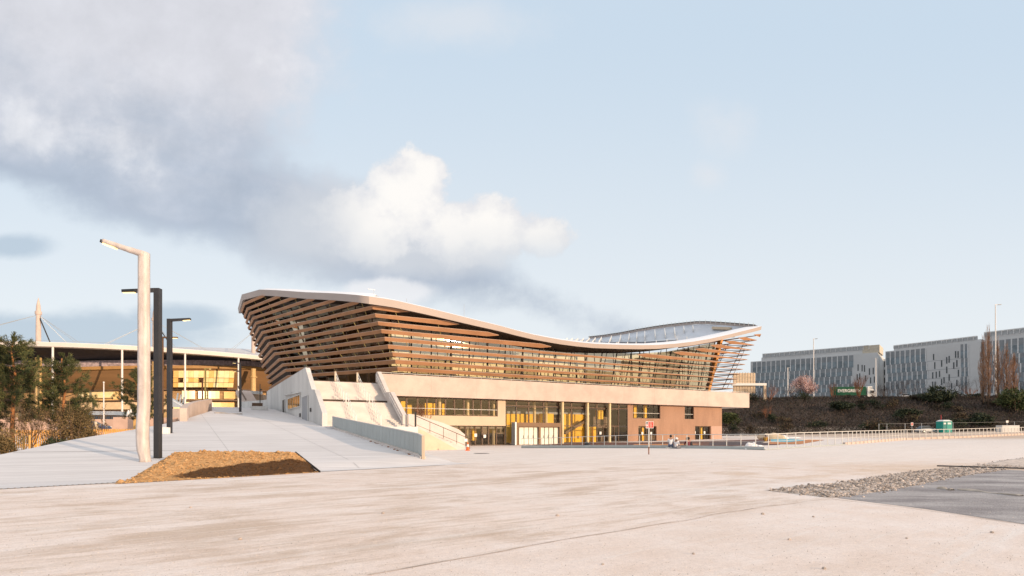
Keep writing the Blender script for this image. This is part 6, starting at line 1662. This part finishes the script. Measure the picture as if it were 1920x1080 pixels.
# second block
t, o, dr, nr = office('nearer grey office block with scattered slot windows at the right edge', (158.4, 240), (.545, -.839))
g = MB(); obx(g, o, dr, nr, -2.6, 64, .03, 24, 10, 36.0); g.build('wall', OW, t)
g = MB(); obx(g, o, dr, nr, .4, 30, .6, 20, 36.0, 36.8); g.build('roof_storey', OW, t); parapet(t, o, dr, nr, .4, 29, 36.8, 38.2, 1.7)
g = MB(); obx(g, o, dr, nr, 31, 64, .4, 20, 36.0, 37.4); g.build('roof_storey', OW, t); parapet(t, o, dr, nr, 31, 64, 37.4, 39.2, 1.7)
bays(t, o, dr, nr, -2.3, 12.4, 8, .2, 5); bays(t, o, dr, nr, 30.2, 63, 18, .2, 5); bays(t, o, dr, nr, 23.8, 26.2, 2, .1, 5)
pz = lambda py, s: EYE + (HY - py) / F * (240 - .839 * s)
slots(t, o, dr, nr, [(14.7, pz(675, 15), 2.4), (15.1, pz(692, 15), 2.7), (17.4, pz(688, 17), 2.6), (19.1, pz(682, 19), 2.6), (19.9, pz(680, 20), 2.6), (22.0, pz(671, 22), 2.6), (22.8, pz(671, 23), 2.6), (14.4, pz(710, 14), 2.5), (15.6, pz(709, 15), 2.5), (16.7, pz(707, 17), 2.5), (19.1, pz(700, 19), 2.6), (21.4, pz(692, 21), 2.6), (22.4, pz(688, 22), 2.6), (17.4, pz(722, 17), 2.4), (18.2, pz(719, 18), 2.4), (19.9, pz(714, 20), 2.5), (14.4, pz(727, 14), 2.4), (15.2, pz(727, 15), 2.4), (22.9, pz(706, 23), 2.6), (20.7, pz(729, 21), 2.2), (22.4, pz(724, 22), 2.4)])
for z in ROWS[1:5]:
    g = MB(); obx(g, o, dr, nr, 12.6, 23.6, .0, .025, z - .06, z + .06); g.build('panel_joint', OS, t)

# ------------------------------------------------------------------ planting on the bank
def undergrowth():
    r = random.Random(17); g = MB(); m = leafmat('bank_brush', [(.030, .026, .025), (.055, .045, .042), (.075, .060, .054), (.048, .052, .032), (.09, .066, .056), (.13, .085, .060)], .9)
    k = 0
    while k < 86000:
        e = r.uniform(0, 47.5); px = r.uniform(1345, 1960) if r.random() < .86 else r.uniform(1960, 2300); rr = (px - CX) / F
        y = (base_y(0) + .0 + e) / (1 + .12 * rr) ; x = rr * y
        if x < 44: continue
        z = G(x, y); n1 = mnoise.noise(Vector((x * .10, y * .10, 2))); n2 = mnoise.noise(Vector((x * .35, y * .35, 7)))
        h = (.45 + 1.3 * max(0, n1 + .25) + .7 * max(0, n2)) * (1 - .65 * sst(34, 45, e)); p = Vector((x, y, z - .05)) + Vector((r.uniform(-.2, .2), r.uniform(-.2, .2), r.random() ** 1.5 * h * 1.1))
        d = Vector((r.uniform(-1, 1), r.uniform(-1, 1), r.uniform(.0, 1.2))).normalized(); blade(g, p, d, r.uniform(.25, .8), r.uniform(.04, .13), r); k += 1
    tag(g.build('undergrowth', m, fix=False), 'dense dark bare brush covering the whole bank below the road', 'undergrowth', kind='stuff')
undergrowth()
def bank(px, e):
    rr = (px - CX) / F; y = (base_y(0) + e) / (1 + .12 * rr); x = rr * y; return Vector((x, y, G(x, y)))
for i, (px, e, rx, h, n, lf, sz, lab) in enumerate((
    (1752, 30, 6.0, 5.5, 2600, DKGREEN, .6, 'large dark evergreen bush below the green board on the bank'), (1700, 16, 4.0, 3.2, 1400, DKGREEN, .5, 'dark evergreen bush low on the bank, left of the largest one'),
    (1905, 22, 5.5, 6.5, 2600, MIDGREEN, .55, 'mid green bush at the right edge below the offices'), (1365, 14, 3.5, 3.6, 1500, MIDGREEN, .5, 'green bush against the right end of the base'), (1640, 6, 4.0, 2.2, 1100, DKGREEN, .5, 'low dark bush behind the site fence'), (1580, 24, 4.4, 3.0, 1300, DKGREEN, .5, 'dark low bush under the lorry'), (1835, 8, 4.5, 3.6, 1500, DKGREEN, .5, 'dark bush right of the green toilet cabin'))):
    bush(bank(px, e), rx, rx * .6, h, 120 + i, 'bush', lab, 'bush', lf, n, sz, 'evergreen bushes on the bank', BARK)
for i, (px, e, H, sp, st, tw, lab) in enumerate((
    (1610, 41, 6.2, .5, 14, TWIGR, 'tall russet bare bush in front of the container lorry'), (1562, 42, 4.6, .6, 7, TWIGR, 'smaller russet bush at the tail of the container'), (1443, 36, 5.0, .9, 7, TWIGR, 'russet twiggy bush beside the gantry leg'), (1420, 34, 4.5, .9, 7, TWIGD, 'dark twiggy bush under the gantry'), (1440, 18, 4.0, 1.0, 7, TWIGR, 'russet scrub low on the left of the bank'), (1395, 30, 5, .9, 7, TWIGD, 'dark bare scrub behind the corner of the base'), (1660, 48, 4.0, .9, 7, TWIGD, 'dark scrub on the crest right of the lorry'), (1640, 40, 2.6, 1.0, 8, TWIG, 'dry tan scrub on the crest before the silver car'), (1690, 41, 2.4, 1.0, 8, TWIG, 'dry tan scrub below the silver car'), (1820, 44, 3.6, 1.0, 8, TWIGR, 'russet scrub on the crest left of the poplars'), (1895, 46, 3.8, 1.0, 8, TWIGR, 'russet scrub on the crest at the right edge'))):
    bare(bank(px, e), H, sp, 150 + i, 'bare_bush', lab, 'bush', tw, 'bare bushes on the bank', st, 5, None, 0, .2, .8, .055)
rs = random.Random(77); SCRUB = leafmat('scrub_leaves', [(.06, .045, .035), (.09, .06, .04), (.07, .07, .035), (.12, .075, .05)])
for i in range(34):
    px = rs.uniform(1370, 1915); e = rs.uniform(3, 40); q = bank(px, e); k = rs.random()
    bush(q, rs.uniform(1.4, 3.4), rs.uniform(1.0, 2.0), rs.uniform(1.3, 3.4), 400 + i, 'scrub_bush', 'brownish tangled scrub bush among the many alike on the dark bank', 'bush', SCRUB if k < .7 else DKGREEN, 420, .38, 'scrub bushes on the bank', TWIGD)
# poplars
def poplar(px, e, ytop, seed, label, k=1.0):
    r = random.Random(seed); b = bank(px, e); H = topz(ytop, b.y) - b.z; t = thing('poplar_tree', label, 'poplar', b, 'bare poplars at the right'); g = MB()
    g.path([b - Vector((0, 0, .4)), b + Vector((.1, 0, H * .4)), b + Vector((0, 0, H))], [.22, .14, .03], 7); g.build('trunk', BARK, t, smooth=True)
    c = MB(); f = MB()
    for _ in range(150):
        z = r.uniform(.06, .93); w = (1.9 * k) * max(.05, math.sin(math.pi * max(.03, min(.97, (z + .06) / 1.0)))) ** .8; a = r.uniform(0, 6.28); L = r.uniform(.10, .22) * H; d = Vector((math.cos(a), math.sin(a), 0)); p = b + Vector((0, 0, H * z)); q = p + d * w * r.uniform(.3, .75) + Vector((0, 0, L * .6)); e_ = q + d * w * .12 + Vector((0, 0, L * .75))
        c.path([p, q, e_], [.035, .025, .012], 3)
        for _ in range(4):
            s = p.lerp(q, r.uniform(.3, 1)) if r.random() < .5 else q.lerp(e_, r.random()); blade(c, s, (rv(r) * .45 + Vector((0, 0, 1))).normalized(), r.uniform(.7, 1.5), .04, r)
    c.build('crown', TWIGP, t, fix=False)
TWIGP = mat('poplar_twigs', (.30, .17, .10), .9, .35, .4, island=.4)
for i, a in enumerate(((1843, 30, 648, 'slim bare poplar, leftmost of the row at the right', .8), (1853, 26, 631, 'tallest bare poplar, just left of the tallest lamp mast', 1.0), (1871, 28, 655, 'bare poplar just right of the tallest lamp mast', .9), (1887, 27, 662, 'bare poplar second from the right end of the row', 1.0), (1901, 29, 676, 'bare poplar at the right end of the row', .9))):
    poplar(a[0], a[1], a[2], 200 + i, a[3], a[4])
# blossom trees and bare trees before the offices
p = bank(1509, 46); bush(p, 4.4, 3.6, 7.4, 231, 'blossom_tree', 'pink blossoming tree on the bank in front of the grey offices', 'tree', PINKB, 5200, .34, None, TWIGD)
p = bank(1487, 44); bare(p, 4.2, 1.0, 233, 'blossom_tree', 'small whitish blossoming bush at the foot of the pink tree', 'tree', TWIGD, None, 6, 5, WHITEB, 500, .22, .3, .05)
for i, (px, d, H, lab) in enumerate(((1600, 214, 8, 'bare tree between the lorry and the offices'), (1622, 218, 9, 'bare tree behind the cab of the lorry'), (1655, 212, 8.5, 'bare tree at the link between the office blocks'), (1680, 208, 9, 'bare tree before the left windows of the nearer offices'), (1705, 214, 9.5, 'bare tree standing behind the silver car'), (1730, 208, 9, 'bare tree right of the silver car'), (1762, 204, 7, 'low bare tree above the green board'), (1790, 208, 9, 'bare tree under the slot windows'), (1825, 206, 10, 'bare tree left of the poplars before the pale wall'), (1912, 200, 9, 'bare tree at the right edge before the offices'))):
    bare(gpt(px, d), H, .85, 260 + i, 'bare_tree', lab, 'tree', TWIGD, 'bare trees before the offices', 3, 6, None, 0, .2, .8, .045)
for i, px in enumerate((1692, 1722, 1752, 1778)):
    bush(gpt(px, 203), 3.2, 2, 3.4, 290 + i, 'bush', ('dark evergreen bush behind the silver car', 'dark evergreen bush right of the silver car', 'dark evergreen bush above the green board', 'dark evergreen bush under the slot windows')[i], 'bush', DKGREEN, 900, .5, 'dark bushes beyond the road', BARK)

# ------------------------------------------------------------------ toilet cabin, site fence, boards
def cabin():
    d = 123; t = thing('toilet_cabin', 'turquoise portable toilet cabin with a white roof behind the railing', 'toilet cabin', gpt(1776.5, d)); z0 = t.location.z; X = lambda px: (px - CX) / F * d; zt = topz(790, d)
    tq = mat('turquoise_plastic', (.02, .30, .25), .45, .06, 2); tq2 = mat('turquoise_plastic_dark', (.015, .20, .18), .45)
    g = MB(); g.box(X(1767.6), X(1785.6), d, d + 2, z0 - .2, zt); b = g.build('cabin_body', tq, t, bevel=.06)
    g = MB(); g.box(X(1775.2), X(1784.6), d - .05, d - .004, z0 + .1, zt - .15); dr = g.build('door', tq, t, bevel=.03)
    g = MB(); g.box(X(1776.4), X(1782.8), d - .08, d - .055, topz(795.6, d), topz(792.4, d)); g.build('door_sign', M['white'], dr)
    g = MB(); g.box(X(1768.4), X(1774.4), d - .03, d - .004, z0 + .1, zt - .15); s = g.build('side_panel', tq2, t)
    g = MB(); g.box(X(1769.2), X(1773.4), d - .05, d - .034, topz(795.6, d), topz(792.6, d)); g.build('vent', M['white'], s)
    g = MB(); w = (X(1785.6) - X(1767.6)) / 2; cx = (X(1785.6) + X(1767.6)) / 2
    g.hexa([(cx - w * 1.05, d - .1, zt), (cx + w * 1.05, d - .1, zt), (cx + w * 1.05, d + 2.1, zt), (cx - w * 1.05, d + 2.1, zt)], [(cx - w * .6, d + .3, zt + .32), (cx + w * .6, d + .3, zt + .32), (cx + w * .6, d + 1.7, zt + .32), (cx - w * .6, d + 1.7, zt + .32)]); g.build('roof', M['white'], t, bevel=.08)
cabin()
def site_fence():
    t = thing('site_fence', 'thin wire mesh site fence with steel posts along the foot of the bank', 'fence', gpt(1700, 124)); P = [gpt(px, d) for px, d in ((1640, 120), (1648, 120), (1663, 121), (1697, 122), (1728, 123), (1764, 124), (1787, 126), (1902, 128), (1935, 128))]
    for p in P[1:]: g = MB(); g.tube(p - Vector((0, 0, .2)), p + Vector((0, 0, 2.15)), .055, n=6); g.build('post', M['metal'], t)
    for a, b in zip(P[1:], P[2:]):
        for z in (.15, 2.1): g = MB(); g.tube(a + Vector((0, 0, z)), b + Vector((0, 0, z)), .018, n=4); g.build('rail', M['greydoor'], t)
site_fence()
def board(px, ytop, ybot, d, wpx, m, label, name, pole=True):
    p = gpt(px, d); t = thing(name, label, 'sign', p); X = lambda q: (q - CX) / F * d
    g = MB(); g.tube(p - Vector((0, 0, .2)), (p.x, p.y + .05, topz(ytop + .5, d)), .05, n=6); g.build('post', M['metal'], t)
    g = MB(); g.box(X(px - wpx / 2), X(px + wpx / 2), d - .03, d + .0, topz(ybot, d), topz(ytop, d)); b = g.build('board', M['white'], t)
    if m is not None: g = MB(); g.box(X(px - wpx * .32), X(px + wpx * .32), d - .05, d - .035, topz(ybot - .9, d), topz(ytop + .9, d)); g.build('symbol', m, b)
board(1710, 792.3, 798, 123, 4.4, bpy.data.materials['sign_red'], 'small white board with a red square before the site fence', 'warning_board')
board(1888.5, 788.5, 792.5, 118, 4.4, None, 'blank pale board on a post near the right end of the railing', 'pale_board')
p = gpt(1764.5, 127); g = MB(); g.tube(p - Vector((0, 0, .2)), (p.x, p.y, topz(778, 127)), .07, n=8); tag(g.build('marker_pole', mat('pole_red', (.45, .05, .05), .6)), 'thin red pole standing beside the turquoise toilet cabin', 'pole')
p = gpt(1890, 112); g = MB(); a, b = gpt(1879, 112), gpt(1912, 112); g.box(a.x, b.x, 112, 113.5, a.z - .2, topz(797.5, 112)); tag(g.build('low_container', M['conc'], bevel=.05), 'low pale container lying behind the right end of the railing', 'container')

# small bare planting on the building's forecourt
p = LS(10.1, 1.1, 2.55); bare(p, 2.3, .9, 311, 'bare_shrub', 'small russet bare shrub growing in front of the upper strip of windows', 'shrub', TWIGR, None, 10, 5, None, 0, .1, .5, .06)
bm_ = LS(8.7, 1.6, 0); g = MB(); g.obox(bm_, US, VS, -.2, 3.2, -1.3, .3, 0, 2.6); tag(g.build('planter', M['step']), 'raised concrete planter behind the parapet of the side stairs', 'planter')
p = hit(1128.5, 838); bare(p, .85, 1.0, 313, 'dry_shrub', 'dry tan tuft of twigs standing behind the long railing near the black bag', 'shrub', TWIG, None, 9, 4, None, 0, .1, .5, .035)
